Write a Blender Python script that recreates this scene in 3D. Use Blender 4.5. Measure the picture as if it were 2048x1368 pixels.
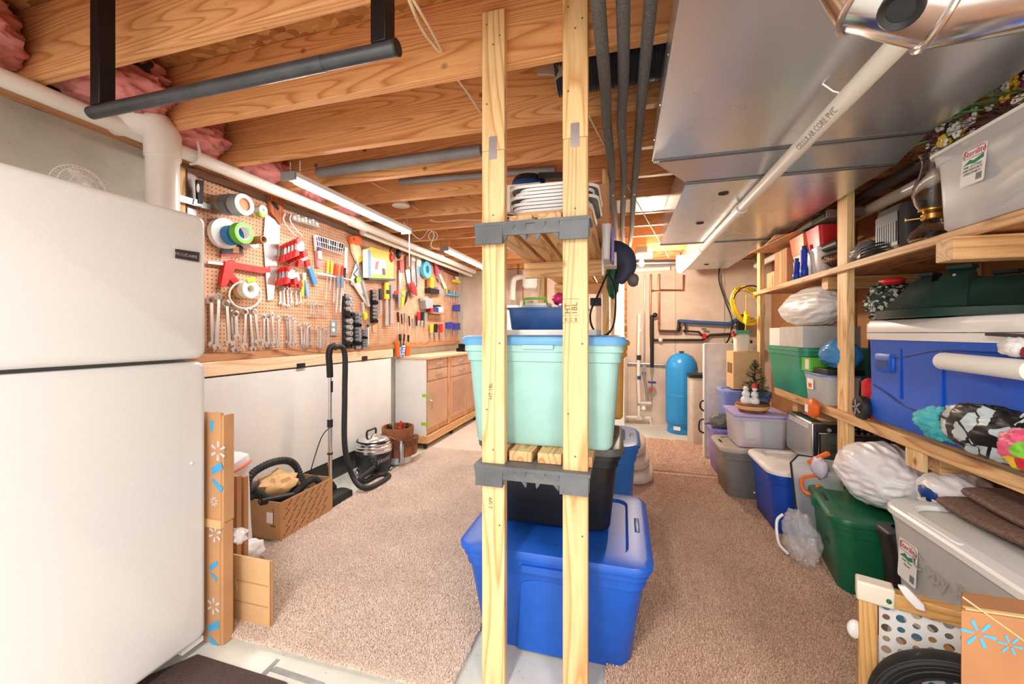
import bpy, math, random
from mathutils import Vector, Matrix, noise
for o in list(bpy.data.objects): bpy.data.objects.remove(o)
S = bpy.context.scene
COL = S.collection
PI = math.pi
# ---------------------------------------------------------------- camera
YAW = math.radians(15.5); CAMH = 1.34; FPX = 800.0
cd = bpy.data.cameras.new('camera'); cam = bpy.data.objects.new('camera', cd); COL.objects.link(cam)
cam.location = (0, 0, CAMH); cam.rotation_euler = (PI/2, 0, YAW)
cd.sensor_width = 36; cd.lens = 36*FPX/2048; cd.shift_y = -19/2048; cd.clip_start = .02
S.camera = cam
# ---------------------------------------------------------------- light
W = bpy.data.worlds.new('world'); S.world = W; W.use_nodes = True
bg = W.node_tree.nodes['Background']; bg.inputs[0].default_value = (1, .96, .92, 1); bg.inputs[1].default_value = 1.5
S.view_settings.view_transform = 'Standard'; S.view_settings.look = 'None'
S.view_settings.exposure = 0.75; S.view_settings.gamma = 1; S.view_settings.use_curve_mapping = False
def area(name, loc, sx, sy, power, col=(1, .97, .93), rot=(0, 0, 0)):
    l = bpy.data.lights.new(name, 'AREA'); l.shape = 'RECTANGLE'; l.size = sx; l.size_y = sy; l.energy = power; l.color = col
    o = bpy.data.objects.new(name, l); COL.objects.link(o); o.location = loc; o.rotation_euler = rot; return o
# soft fill lights added behind the camera to even out the room
area('fill_light_rear', (-.6, -.7, 2.3), .2, 1.2, 42)
area('fill_light_rear', (1.0, -.9, 1.9), .2, 1.2, 30)
pl_ = bpy.data.lights.new('aisle_bulb', 'POINT'); pl_.energy = 48; pl_.color = (1, .84, .66); pl_.shadow_soft_size = .04
po = bpy.data.objects.new('aisle_bulb', pl_); COL.objects.link(po); po.location = (.28, 4.83, 2.04)
# ---------------------------------------------------------------- helpers
def C(r, g, b): 
    f = lambda v: ((v/255+.055)/1.055)**2.4 if v > 10 else v/255/12.92
    return (f(r), f(g), f(b), 1)
sY, cY = math.sin(YAW), math.cos(YAW)
def at(px, py, X=None, Y=None, Z=None):
    'point of the room seen at a photo pixel, on the plane x=X, y=Y or z=Z'
    u = (px-1024)/FPX; v = (665-py)/FPX; dx = -sY+u*cY; dy = cY+u*sY
    d = X/dx if X is not None else Y/dy if Y is not None else (Z-CAMH)/v
    return Vector((dx*d, dy*d, CAMH+v*d))
V = Vector
class M:
    def __init__(s): s.v = []; s.f = []
    def add(s, vs, fs):
        n = len(s.v); s.v += [V(p) for p in vs]; s.f += [tuple(i+n for i in f) for f in fs]; return s
    def box(s, x0, x1, y0, y1, z0, z1):
        return s.add([(x0,y0,z0),(x1,y0,z0),(x1,y1,z0),(x0,y1,z0),(x0,y0,z1),(x1,y0,z1),(x1,y1,z1),(x0,y1,z1)],
            [(0,3,2,1),(4,5,6,7),(0,1,5,4),(1,2,6,5),(2,3,7,6),(3,0,4,7)])
    def cb(s, c, d): 
        return s.box(c[0]-d[0]/2,c[0]+d[0]/2,c[1]-d[1]/2,c[1]+d[1]/2,c[2]-d[2]/2,c[2]+d[2]/2)
    def bar(s, a, b, w, h, up=(0,0,1)):
        a, b = V(a), V(b); t = (b-a).normalized(); x = t.cross(V(up))
        if x.length < 1e-4: x = t.cross(V((1,0,0)))
        x.normalize(); y = x.cross(t)
        vs = [p+x*i*w/2+y*j*h/2 for p in (a,b) for i,j in ((-1,-1),(1,-1),(1,1),(-1,1))]
        return s.add(vs, [(0,1,2,3),(7,6,5,4),(0,4,5,1),(1,5,6,2),(2,6,7,3),(3,7,4,0)])
    def cyl(s, a, b, r0, r1=None, n=14, cap=True):
        r1 = r0 if r1 is None else r1; a, b = V(a), V(b); t = (b-a).normalized()
        x = t.orthogonal().normalized(); y = t.cross(x)
        vs = [p+(x*math.cos(k*2*PI/n)+y*math.sin(k*2*PI/n))*r for p, r in ((a,r0),(b,r1)) for k in range(n)]
        fs = [(k,(k+1)%n,n+(k+1)%n,n+k) for k in range(n)]
        if cap: fs += [tuple(range(n))[::-1], tuple(range(n,2*n))]
        return s.add(vs, fs)
    def tube(s, pts, r, n=8, closed=False, ribs=0):
        pts = [V(p) for p in pts]; L = len(pts); vs = []; x = None
        for i, p in enumerate(pts):
            if closed: t = pts[(i+1)%L]-pts[i-1]
            else: t = pts[min(i+1,L-1)]-pts[max(i-1,0)]
            t.normalize()
            x = t.orthogonal() if x is None else x-t*x.dot(t)
            x.normalize(); y = t.cross(x)
            rr = r[i] if isinstance(r,(list,tuple)) else r
            if ribs: rr = rr*(1+ribs*(1 if i%2 else -1))
            vs += [p+(x*math.cos(k*2*PI/n)+y*math.sin(k*2*PI/n))*rr for k in range(n)]
        fs = [(i*n+k,i*n+(k+1)%n,((i+1)%L)*n+(k+1)%n,((i+1)%L)*n+k) for i in range(L if closed else L-1) for k in range(n)]
        if not closed: fs += [tuple(range(n))[::-1], tuple(range((L-1)*n,L*n))]
        return s.add(vs, fs)
    def lathe(s, prof, c=(0,0,0), n=24, ax='z', sx=1, sy=1):
        vs = []
        for r, z in prof:
            for k in range(n):
                a = 2*PI*k/n; p = (r*math.cos(a)*sx, r*math.sin(a)*sy, z)
                if ax == 'x': p = (p[2], p[0], p[1])
                if ax == 'y': p = (p[0], -p[2], p[1]) if False else (p[0], p[2], p[1])
                vs.append(V(p)+V(c))
        L = len(prof); fs = [(i*n+k,i*n+(k+1)%n,(i+1)*n+(k+1)%n,(i+1)*n+k) for i in range(L-1) for k in range(n)]
        shut = tuple(prof[0]) == tuple(prof[-1])
        if prof[0][0] > 1e-6 and not shut: fs.append(tuple(range(n))[::-1])
        if prof[-1][0] > 1e-6 and not shut: fs.append(tuple(range((L-1)*n,L*n)))
        if ax == 'y': fs = [f[::-1] for f in fs]
        return s.add(vs, fs)
    def prism(s, pts, vec):
        pts = [V(p) for p in pts]; vec = V(vec); n = len(pts)
        nrm = V((0,0,0))
        for i in range(n): nrm += pts[i].cross(pts[(i+1)%n])
        if nrm.dot(vec) > 0: pts = pts[::-1]
        return s.add(pts+[p+vec for p in pts], [tuple(range(n)), tuple(range(n,2*n))[::-1]]+[(i,n+i,n+(i+1)%n,(i+1)%n) for i in range(n)])
    def sph(s, c, r, n=12, m=8):
        r = (r,r,r) if not isinstance(r,(tuple,list)) else r; c = V(c); vs = [c+V((0,0,-r[2]))]
        for j in range(1,m):
            a = PI*j/m
            for k in range(n): vs.append(c+V((r[0]*math.sin(a)*math.cos(2*PI*k/n), r[1]*math.sin(a)*math.sin(2*PI*k/n), -r[2]*math.cos(a))))
        vs.append(c+V((0,0,r[2]))); fs = [(0,1+(k+1)%n,1+k) for k in range(n)]
        for j in range(m-2):
            for k in range(n): fs.append((1+j*n+k,1+j*n+(k+1)%n,1+(j+1)*n+(k+1)%n,1+(j+1)*n+k))
        e = len(vs)-1; fs += [(e,e-n+k,e-n+(k+1)%n) for k in range(n)]
        return s.add(vs, fs)
    def loft(s, secs, cap=(1,1)):
        n = len(secs[0]); vs = [p for q in secs for p in q]; L = len(secs)
        fs = [(i*n+k,i*n+(k+1)%n,(i+1)*n+(k+1)%n,(i+1)*n+k) for i in range(L-1) for k in range(n)]
        if cap[0]: fs.append(tuple(range(n))[::-1])
        if cap[1]: fs.append(tuple(range((L-1)*n,L*n)))
        return s.add(vs, fs)
    def rr(s, secs, c=(0,0,0), k=5, cap=(1,1)):
        'stack of rounded rectangles: (z, half x, half y, corner radius[, cx, cy])'
        out = []
        for q in secs:
            z, hx, hy, r = q[:4]; ox, oy = (q[4], q[5]) if len(q) > 4 else (0,0); r = min(r,hx,hy); ring = []
            for sx, sy, a0 in ((1,1,0),(-1,1,PI/2),(-1,-1,PI),(1,-1,1.5*PI)):
                for i in range(k+1):
                    a = a0+i*PI/2/k; ring.append(V((c[0]+ox+sx*(hx-r)+r*math.cos(a), c[1]+oy+sy*(hy-r)+r*math.sin(a), c[2]+z)))
            out.append(ring)
        return s.loft(out, cap)
    def blob(s, c, r, seed=0, amp=.2, fr=2.2, n=28, m=18, crease=.5, flat=0, fold=0):
        'crumpled bag like closed shape'
        s.soft = True
        t = M().sph((0,0,0), 1, n, m); c = V(c); off = V((seed*7.3, seed*3.1, seed*1.7)); base = len(s.v)
        vs = []
        for p in t.v:
            q = p*fr+off
            d = 1+amp*noise.noise(q)+amp*crease*(1-2*abs(noise.noise(q*2.3+V((5,1,2)))))*.8+(amp*.3*noise.noise(q*5) if not fold else 0)
            if fold: d += fold*(1-abs(noise.noise(V((p.x*4.5,p.y*1.3,p.z*4.5))+off))*2.6)+fold*.5*noise.noise(V((p.x*9,p.y*2,p.z*9))+off)
            w = V((p.x*r[0]*d, p.y*r[1]*d, p.z*r[2]*d))
            if flat and w.z < -r[2]*flat: w.z = -r[2]*flat
            vs.append(c+w)
        return s.add(vs, t.f)
    def rot(s, a, c=(0,0,0), ax='Z'):
        R = Matrix.Rotation(a, 3, ax); c = V(c); s.v = [c+R@(p-c) for p in s.v]; return s
    def orient(s, n, c):
        q = V((0,0,1)).rotation_difference(V(n).normalized()); s.v = [V(c)+q@p for p in s.v]; return s
    def hard(s): s.soft = False; return s
    def mv(s, d): s.v = [p+V(d) for p in s.v]; return s
    def sc(s, k): s.v = [V((p.x*k[0],p.y*k[1],p.z*k[2])) for p in s.v]; return s
    def join(s, o): return s.add(o.v, o.f)
    def bb(s):
        return [min(p[i] for p in s.v) for i in range(3)]+[max(p[i] for p in s.v) for i in range(3)]
def mk(name, m, mat, parent=None, org=None, bev=0, sharp=38):
    org = V(org) if org is not None else V((0,0,0))
    me = bpy.data.meshes.new(name); me.from_pydata([tuple(p-org) for p in m.v], [], m.f)
    me.polygons.foreach_set('use_smooth', [True]*len(me.polygons)); me.set_sharp_from_angle(angle=math.radians(100 if getattr(m,'soft',False) else sharp))
    me.materials.append(mat); me.update()
    o = bpy.data.objects.new(name, me); COL.objects.link(o)
    if bev:
        b = o.modifiers.new('bevel','BEVEL'); b.width = bev; b.segments = 2; b.limit_method = 'ANGLE'; b.angle_limit = math.radians(45)
    o.location = org
    if parent is not None:
        o.parent = parent[0]; o.location = org-parent[1]
    return o
def kids(parts, par, bev):
    for q in parts:
        nm, m, mt = q[:3]; b = m.bb(); org = V(((b[0]+b[3])/2,(b[1]+b[4])/2,b[2]))
        bv = bev; sub = None
        for e in q[3:]:
            if isinstance(e, list): sub = e
            elif isinstance(e, (int,float)): bv = e
        o = mk(nm, m, mt, par, org, bv)
        for e in q[3:]:
            if isinstance(e, str): o['label'] = e
        if sub: kids(sub, (o, org), bev)
def T(name, label, cat, parts, group=None, kind=None, bev=0):
    'one thing: a mesh, or an empty at its base that parents its parts'
    if isinstance(parts, tuple): parts = [parts]
    bs = [q[1].bb() for q in parts]
    lo = [min(b[i] for b in bs) for i in range(3)]; hi = [max(b[i+3] for b in bs) for i in range(3)]
    org = V(((lo[0]+hi[0])/2,(lo[1]+hi[1])/2,lo[2]))
    if len(parts) == 1:
        sub = [e for e in parts[0][3:] if isinstance(e, list)]
        o = mk(name, parts[0][1], parts[0][2], None, org, bev)
        if sub: kids(sub[0], (o, org), bev)
    else:
        o = bpy.data.objects.new(name, None); o.empty_display_size = .05; COL.objects.link(o); o.location = org
        kids(parts, (o, org), bev)
    if kind: o['kind'] = kind
    if label: o['label'] = label
    if cat: o['category'] = cat
    if group: o['group'] = group
    return o
def text(st, size, o, xd, yd, mt=None, thick=.0006, cen=True, shear=0):
    'flat lettering as a mesh builder'
    cu = bpy.data.curves.new('lettering','FONT'); cu.body = st; cu.size = size; cu.extrude = thick; cu.resolution_u = 2; cu.shear = shear
    cu.align_x = 'CENTER' if cen else 'LEFT'; cu.align_y = 'CENTER'
    ob = bpy.data.objects.new('lettering', cu); COL.objects.link(ob)
    dg = bpy.context.evaluated_depsgraph_get(); me = ob.evaluated_get(dg).to_mesh()
    xd, yd = V(xd).normalized(), V(yd).normalized(); zd = xd.cross(yd); m = M()
    m.add([V(o)+xd*v.co.x+yd*v.co.y+zd*v.co.z for v in me.vertices], [tuple(p.vertices) for p in me.polygons])
    bpy.data.objects.remove(ob); return m
# ---------------------------------------------------------------- materials
MATS = {}
def nodes(name):
    m = bpy.data.materials.new(name); m.use_nodes = True; nt = m.node_tree; return m, nt, nt.nodes['Principled BSDF']
def nd(nt, t, **k):
    n = nt.nodes.new('ShaderNode'+t)
    for a, v in k.items():
        if a.startswith('i_'): n.inputs[a[2:].replace('_',' ')].default_value = v
        else: setattr(n, a, v)
    return n
def ramp(nt, src, *st):
    r = nt.nodes.new('ShaderNodeValToRGB'); e = r.color_ramp.elements
    while len(e) < len(st): e.new(.5)
    for x, (p, c) in zip(e, st): x.position = p; x.color = c
    nt.links.new(src, r.inputs[0]); return r.outputs[0]
def coord(nt, sc=(1,1,1)):
    tc = nd(nt,'TexCoord'); mp = nd(nt,'Mapping'); mp.inputs['Scale'].default_value = sc
    nt.links.new(tc.outputs['Object'], mp.inputs[0]); return mp.outputs[0]
def bump(nt, b, src, st=.3, d=.01):
    n = nd(nt,'Bump'); n.inputs['Strength'].default_value = st; n.inputs['Distance'].default_value = d
    nt.links.new(src, n.inputs['Height']); nt.links.new(n.outputs[0], b.inputs['Normal'])
def plain(name, col, rough=.5, metal=0, var=.06, sc=14, bmp=0, trans=0, alpha=1, emit=0, coat=0, ior=1.45):
    m, nt, b = nodes(name); b.inputs['Roughness'].default_value = rough; b.inputs['Metallic'].default_value = metal
    b.inputs['IOR'].default_value = ior
    if var:
        n = nd(nt,'TexNoise'); n.inputs['Scale'].default_value = sc; n.inputs['Detail'].default_value = 4
        nt.links.new(coord(nt), n.inputs[0])
        lo = tuple(c*(1-var*2) for c in col[:3])+(1,); hi = tuple(min(1,c*(1+var*1.2)) for c in col[:3])+(1,)
        nt.links.new(ramp(nt, n.outputs[0], (.3,lo),(.7,hi)), b.inputs['Base Color'])
        if bmp: bump(nt, b, n.outputs[0], bmp)
    else: b.inputs['Base Color'].default_value = col
    b.inputs['Transmission Weight'].default_value = trans; b.inputs['Alpha'].default_value = alpha
    b.inputs['Coat Weight'].default_value = coat
    if emit: b.inputs['Emission Color'].default_value = col; b.inputs['Emission Strength'].default_value = emit
    MATS[name] = m; return m
def wood(name, base, dark, axis='z', ring=9, rough=.55, knots=True, fine=1.0):
    m, nt, b = nodes(name); b.inputs['Roughness'].default_value = rough
    a = {'x':0,'y':1,'z':2}[axis]; sc = [1,1,1]; sc[a] = .07
    tc = nd(nt,'TexCoord'); oi = nd(nt,'ObjectInfo'); mp = nd(nt,'Mapping'); mp.inputs['Scale'].default_value = sc
    ad = nd(nt,'VectorMath', operation='ADD'); mu = nd(nt,'VectorMath', operation='SCALE'); mu.inputs['Scale'].default_value = 9
    cx = nd(nt,'CombineXYZ')
    for i in range(3): nt.links.new(oi.outputs['Random'], cx.inputs[i])
    nt.links.new(cx.outputs[0], mu.inputs[0]); nt.links.new(tc.outputs['Object'], mp.inputs[0])
    nt.links.new(mp.outputs[0], ad.inputs[0]); nt.links.new(mu.outputs[0], ad.inputs[1])
    n = nd(nt,'TexNoise'); n.inputs['Scale'].default_value = ring; n.inputs['Detail'].default_value = 1.5; n.inputs['Roughness'].default_value = .4
    nt.links.new(ad.outputs[0], n.inputs[0])
    w = nd(nt,'Math', operation='MULTIPLY'); w.inputs[1].default_value = 16*fine; nt.links.new(n.outputs[0], w.inputs[0])
    fr = nd(nt,'Math', operation='FRACT'); nt.links.new(w.outputs[0], fr.inputs[0])
    mid = tuple((x*.55+y*.45) for x, y in zip(base[:3], dark[:3]))+(1,)
    c1 = ramp(nt, fr.outputs[0], (0,dark),(.14,mid),(.42,base),(.86,base),(1,dark))
    g = nd(nt,'TexNoise'); g.inputs['Scale'].default_value = 120; g.inputs['Detail'].default_value = 3; nt.links.new(mp.outputs[0], g.inputs[0])
    mx = nd(nt,'MixRGB', blend_type='MULTIPLY'); mx.inputs[0].default_value = .35
    nt.links.new(c1, mx.inputs[1]); nt.links.new(ramp(nt, g.outputs[0], (.3,(.62,.55,.5,1)),(.6,(1,1,1,1))), mx.inputs[2]); out = mx.outputs[0]
    hv = nd(nt,'HueSaturation'); mr = nd(nt,'MapRange'); mr.inputs[3].default_value = .86; mr.inputs[4].default_value = 1.1
    nt.links.new(oi.outputs['Random'], mr.inputs[0]); nt.links.new(mr.outputs[0], hv.inputs['Value']); nt.links.new(out, hv.inputs['Color']); out = hv.outputs[0]
    if knots:
        v = nd(nt,'TexVoronoi'); v.inputs['Scale'].default_value = 4.5; sk = [1,1,1]; sk[a] = .8
        mk2 = nd(nt,'Mapping'); mk2.inputs['Scale'].default_value = sk; ad2 = nd(nt,'VectorMath', operation='ADD')
        nt.links.new(tc.outputs['Object'], mk2.inputs[0]); nt.links.new(mk2.outputs[0], ad2.inputs[0]); nt.links.new(mu.outputs[0], ad2.inputs[1]); nt.links.new(ad2.outputs[0], v.inputs[0])
        k = nd(nt,'MixRGB'); nt.links.new(ramp(nt, v.outputs['Distance'], (.035,(1,1,1,1)),(.085,(0,0,0,1))), k.inputs[0])
        nt.links.new(out, k.inputs[1]); k.inputs[2].default_value = tuple(x*.45 for x in dark[:3])+(1,); out = k.outputs[0]
    nt.links.new(out, b.inputs['Base Color']); bump(nt, b, fr.outputs[0], .08, .002)
    MATS[name] = m; return m
def concrete(name, a, bcol, seams=0, bm=.25):
    m, nt, b = nodes(name); b.inputs['Roughness'].default_value = .85
    co = coord(nt)
    n = nd(nt,'TexNoise'); n.inputs['Scale'].default_value = 2.3; n.inputs['Detail'].default_value = 9; n.inputs['Roughness'].default_value = .62; nt.links.new(co, n.inputs[0])
    c = ramp(nt, n.outputs[0], (.3,a),(.7,bcol))
    v = nd(nt,'TexVoronoi'); v.inputs['Scale'].default_value = 26; nt.links.new(co, v.inputs[0])
    mx = nd(nt,'MixRGB', blend_type='MULTIPLY'); mx.inputs[0].default_value = .8; nt.links.new(c, mx.inputs[1])
    nt.links.new(ramp(nt, v.outputs['Distance'], (.04,(.5,.48,.44,1)),(.1,(1,1,1,1))), mx.inputs[2])
    nt.links.new(mx.outputs[0], b.inputs['Base Color']); bump(nt, b, n.outputs[0], bm, .02); MATS[name] = m; return m
def osb(name):
    m, nt, b = nodes(name); b.inputs['Roughness'].default_value = .7; co = coord(nt,(1,1.7,1))
    n0 = nd(nt,'TexNoise'); n0.inputs['Scale'].default_value = 14; nt.links.new(co, n0.inputs[0])
    mx0 = nd(nt,'MixRGB'); mx0.inputs[0].default_value = .05; nt.links.new(co, mx0.inputs[1]); nt.links.new(n0.outputs[1], mx0.inputs[2])
    v = nd(nt,'TexVoronoi'); v.inputs['Scale'].default_value = 22; nt.links.new(mx0.outputs[0], v.inputs[0])
    sp = nd(nt,'SeparateColor'); nt.links.new(v.outputs['Color'], sp.inputs[0])
    nt.links.new(ramp(nt, sp.outputs[0], (0,C(150,92,42)),(.35,C(190,128,70)),(.7,C(214,160,98)),(1,C(172,112,58))), b.inputs['Base Color'])
    bump(nt, b, sp.outputs[1], .35, .01); MATS[name] = m; return m
def peg(name):
    m, nt, b = nodes(name); b.inputs['Roughness'].default_value = .6; tc = nd(nt,'TexCoord'); sp = nd(nt,'SeparateXYZ'); nt.links.new(tc.outputs['Object'], sp.inputs[0])
    def cell(o):
        a = nd(nt,'Math', operation='MULTIPLY'); a.inputs[1].default_value = 1/.0268; nt.links.new(o, a.inputs[0])
        f2 = nd(nt,'Math', operation='FRACT'); nt.links.new(a.outputs[0], f2.inputs[0])
        s2 = nd(nt,'Math', operation='SUBTRACT'); s2.inputs[1].default_value = .5; nt.links.new(f2.outputs[0], s2.inputs[0])
        p2 = nd(nt,'Math', operation='MULTIPLY'); nt.links.new(s2.outputs[0], p2.inputs[0]); nt.links.new(s2.outputs[0], p2.inputs[1]); return p2.outputs[0]
    ad = nd(nt,'Math', operation='ADD'); nt.links.new(cell(sp.outputs[1]), ad.inputs[0]); nt.links.new(cell(sp.outputs[2]), ad.inputs[1])
    n = nd(nt,'TexNoise'); n.inputs['Scale'].default_value = 9; n.inputs['Detail'].default_value = 6; nt.links.new(tc.outputs['Object'], n.inputs[0])
    mx = nd(nt,'MixRGB'); nt.links.new(ramp(nt, ad.outputs[0], (.022,(1,1,1,1)),(.032,(0,0,0,1))), mx.inputs[0])
    nt.links.new(ramp(nt, n.outputs[0], (.3,C(190,138,104)),(.7,C(216,170,136))), mx.inputs[1]); mx.inputs[2].default_value = C(60,38,26)
    nt.links.new(mx.outputs[0], b.inputs['Base Color']); MATS[name] = m; return m
def metal(name, col, rough=.3, var=.25, sc=6):
    m, nt, b = nodes(name); b.inputs['Metallic'].default_value = 1; b.inputs['Base Color'].default_value = col; co = coord(nt)
    n = nd(nt,'TexNoise'); n.inputs['Scale'].default_value = sc; n.inputs['Detail'].default_value = 6; nt.links.new(co, n.inputs[0])
    r = nd(nt,'MapRange'); r.inputs[1].default_value = .3; r.inputs[2].default_value = .7; r.inputs[3].default_value = max(.04,rough*(1-var)); r.inputs[4].default_value = rough*(1+var)
    nt.links.new(n.outputs[0], r.inputs[0]); nt.links.new(r.outputs[0], b.inputs['Roughness'])
    n2 = nd(nt,'TexNoise'); n2.inputs['Scale'].default_value = 1.1; nt.links.new(co, n2.inputs[0]); bump(nt, b, n2.outputs[0], .025, .05)
    MATS[name] = m; return m
def cam_pattern(name, cols, sc=18, rough=.5, w=.5):
    m, nt, b = nodes(name); b.inputs['Roughness'].default_value = rough; v = nd(nt,'TexVoronoi'); v.inputs['Scale'].default_value = sc; nt.links.new(coord(nt), v.inputs[0])
    sp = nd(nt,'SeparateColor'); nt.links.new(v.outputs['Color'], sp.inputs[0])
    r = ramp(nt, sp.outputs[0], *[(i/len(cols), c) for i, c in enumerate(cols)])
    r.node.color_ramp.interpolation = 'CONSTANT'; nt.links.new(r, b.inputs['Base Color']); MATS[name] = m; return m
def cells(name, a, bcol, sc=14, w=.1):
    m, nt, b = nodes(name); b.inputs['Roughness'].default_value = .35; co = coord(nt)
    v = nd(nt,'TexVoronoi', feature='DISTANCE_TO_EDGE'); v2 = nd(nt,'TexVoronoi')
    for q in (v, v2): q.inputs['Scale'].default_value = sc; nt.links.new(co, q.inputs[0])
    sp = nd(nt,'SeparateColor'); nt.links.new(v2.outputs['Color'], sp.inputs[0])
    r = ramp(nt, sp.outputs[0], (0,a),(.62,bcol)); r.node.color_ramp.interpolation = 'CONSTANT'
    mx = nd(nt,'MixRGB'); nt.links.new(ramp(nt, v.outputs['Distance'], (w,(1,1,1,1)),(w+.02,(0,0,0,1))), mx.inputs[0]); nt.links.new(r, mx.inputs[1]); mx.inputs[2].default_value = bcol
    nt.links.new(mx.outputs[0], b.inputs['Base Color']); MATS[name] = m; return m
def film(name, tint=(1,1,1,1), mixf=.75, rough=.25):
    'thin clear plastic: part clear, part glossy white'
    m, nt, b = nodes(name); b.inputs['Base Color'].default_value = tint; b.inputs['Roughness'].default_value = rough
    b.inputs['Alpha'].default_value = 1-mixf; MATS[name] = m; return m
K = dict
lum = wood('lumber', C(248,212,154), C(216,162,100), 'z', 7)
lumy = wood('lumber_y', C(238,192,134), C(196,136,84), 'y', 7)
lumx = wood('lumber_x', C(240,198,140), C(204,146,92), 'x', 7)
lumdark = wood('lumber_dark', C(196,140,96), C(140,88,52), 'y', 7)
joi = wood('joist', C(232,172,114), C(196,126,72), 'x', 5.0, fine=2.2)
osbm = osb('osb')
conc = concrete('concrete', C(176,172,158), C(206,203,192))
concw = concrete('concrete_wall', C(196,192,180), C(228,225,216))
concp = concrete('concrete_far', C(200,178,160), C(232,214,198))
slab = concrete('slab', C(196,196,186), C(226,226,216), bm=.1)
pegm = peg('pegboard')
white = plain('white_plastic', C(240,240,238), .35, var=.01)
ivory = plain('ivory_plastic', C(236,228,208), .4, var=.02)
encl = plain('white_enamel', C(222,223,222), .3, var=.008, sc=60, bmp=.05)
wpanel = plain('white_panel', C(238,237,233), .45, var=.03, sc=3)
pvc = plain('pvc', C(238,234,224), .3, var=.02, sc=5)
black = plain('black_plastic', C(30,30,32), .4, var=.1)
blackm = plain('black_metal', C(34,33,36), .35, .6, var=.1)
gun = plain('bar_steel', C(84,86,90), .35, .7, var=.1)
rubber = plain('rubber', C(42,42,44), .55, var=.1)
foam = plain('pipe_foam', C(98,94,92), .9, var=.2, sc=160, bmp=.5)
pink = plain('fiberglass_pink', C(214,138,132), .95, var=.16, sc=9, bmp=.9)
galv = metal('galvanized', C(214,216,220), .27, .12, 2); galv.node_tree.nodes['Principled BSDF'].inputs['Metallic'].default_value = .8
shiny = metal('bright_steel', C(222,222,224), .2)
tool = plain('tool_steel', C(214,214,216), .22, .72, var=.05)
brushed = metal('brushed_steel', C(196,196,196), .38)
copper = metal('copper', C(190,120,84), .35)
bkt = plain('shelf_bracket', C(100,102,106), .5, var=.15, sc=8)
card = plain('cardboard', C(196,148,104), .8, var=.05, sc=7)
cardl = plain('cardboard_light', C(222,180,130), .8, var=.05, sc=7)
cardd = plain('cardboard_dark', C(168,118,78), .8, var=.06, sc=7)
paper = plain('paper', C(244,242,236), .7, var=.02)
bluet = plain('blue_tote', C(28,92,196), .38, var=.05)
blued = plain('navy_plastic', C(26,66,140), .38, var=.05)
teal = plain('teal_tote', C(162,208,202), .4, var=.03)
teallid = plain('teal_tote_lid', C(98,162,214), .4, var=.05)
grayt = plain('gray_tote', C(126,122,118), .45, var=.04)
graylid = plain('gray_lid', C(172,160,150), .45, var=.05)
green = plain('green_tote', C(24,104,70), .35, var=.05)
seag = plain('sea_green_tote', C(60,160,128), .35, var=.05)
purp = plain('purple_plastic', C(142,124,200), .4, var=.04)
orange = plain('orange_plastic', C(240,112,40), .4, var=.04)
red = plain('red_plastic', C(214,40,40), .4, var=.05)
yellow = plain('yellow_plastic', C(240,206,40), .4, var=.05)
lime = plain('lime_tape', C(160,206,50), .5, var=.03)
sky = plain('sky_blue', C(80,170,220), .4, var=.05)
dgreen = plain('dark_green', C(24,58,52), .4, var=.15, sc=8)
brown = plain('brown_leather', C(140,84,50), .6, var=.15)
clearp = film('clear_plastic', (.95,.95,.95,1), .55, .15)
cbin = film('translucent_bin', (.92,.92,.93,1), .5, .35)
cbinp = film('translucent_lilac', (.86,.83,.92,1), .42, .3)
glass = plain('glass', (1,1,1,1), .03, var=0, trans=1, ior=1.3)
bagw = plain('white_bag', C(242,240,242), .32, var=.02, sc=8)
tape_g = plain('green_tape', C(110,200,60), .5, var=0)
silver = plain('silver_paint', C(190,190,194), .3, .8, var=.05)
salmon = plain('salmon_rubber', C(236,130,104), .5, var=.05)
magenta = plain('magenta_plastic', C(206,40,110), .35, var=.05)
grey = plain('grey_plastic', C(150,150,152), .45, var=.05)
cable = plain('cable_cream', C(226,204,178), .5, var=.03)
# ================================================================ the room
def struct(name, parts, bev=0): return T(name, None, None, parts, kind='structure', bev=bev)
struct('floor', [('floor', M().box(-2.75,2.1,-1.6,6.4,-.06,0), slab)])
struct('wall_left', [('wall', M().box(-2.75,-2.57,-1.6,6.4,0,2.355), conc)])
o = struct('wall_far', [('wall', M().box(-2.57,2.1,6.2,6.4,0,2.355), concp)])
kids([('form_seam', M().box(x,x+.012,6.192,6.2,0,2.35), conc) for x in (-1.95,-1.3,-.62,.06,.72,1.36)], (o, o.location.copy()), 0)
o = struct('wall_right', [('wall', M().box(1.95,2.1,-1.6,6.2,0,2.355), cardd)])
kids([('stud', M().box(1.905,1.95,y,y+.04,0,2.35), lum) for y in (1.2,1.62,2.04,2.46,2.88,3.3,3.72,4.14,4.56,5.0)], (o, o.location.copy()), .003)
rim = M().box(-2.75,-2.70,-1.6,6.4,2.36,2.66).box(2.05,2.1,-1.6,6.4,2.36,2.66).box(-2.7,2.05,6.34,6.4,2.36,2.66)
jm = []
for k in range(-6, 12):
    y = 1.465+.425*k; jm.append(('joist', M().box(-2.70,2.05,y,y+.042,2.362,2.659), joi))
o = struct('ceiling', [('ceiling', M().box(-2.75,2.1,-1.6,6.4,2.66,2.68), osbm)])
kids(jm, (o, o.location.copy()), .003); kids([('rim_board', rim, lumdark)], (o, o.location.copy()), 0)
struct('trim_1', [('trim', M().box(-2.72,-2.40,-1.6,6.2,2.355,2.361), lumdark)])
struct('shaded_membrane_left', [('shaded_membrane', M().box(-2.57,-2.545,1.0,6.2,0,.22), plain('membrane_shade', C(70,68,66), .6))])  # dark colour stands for shade and black membrane below the white panel
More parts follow.
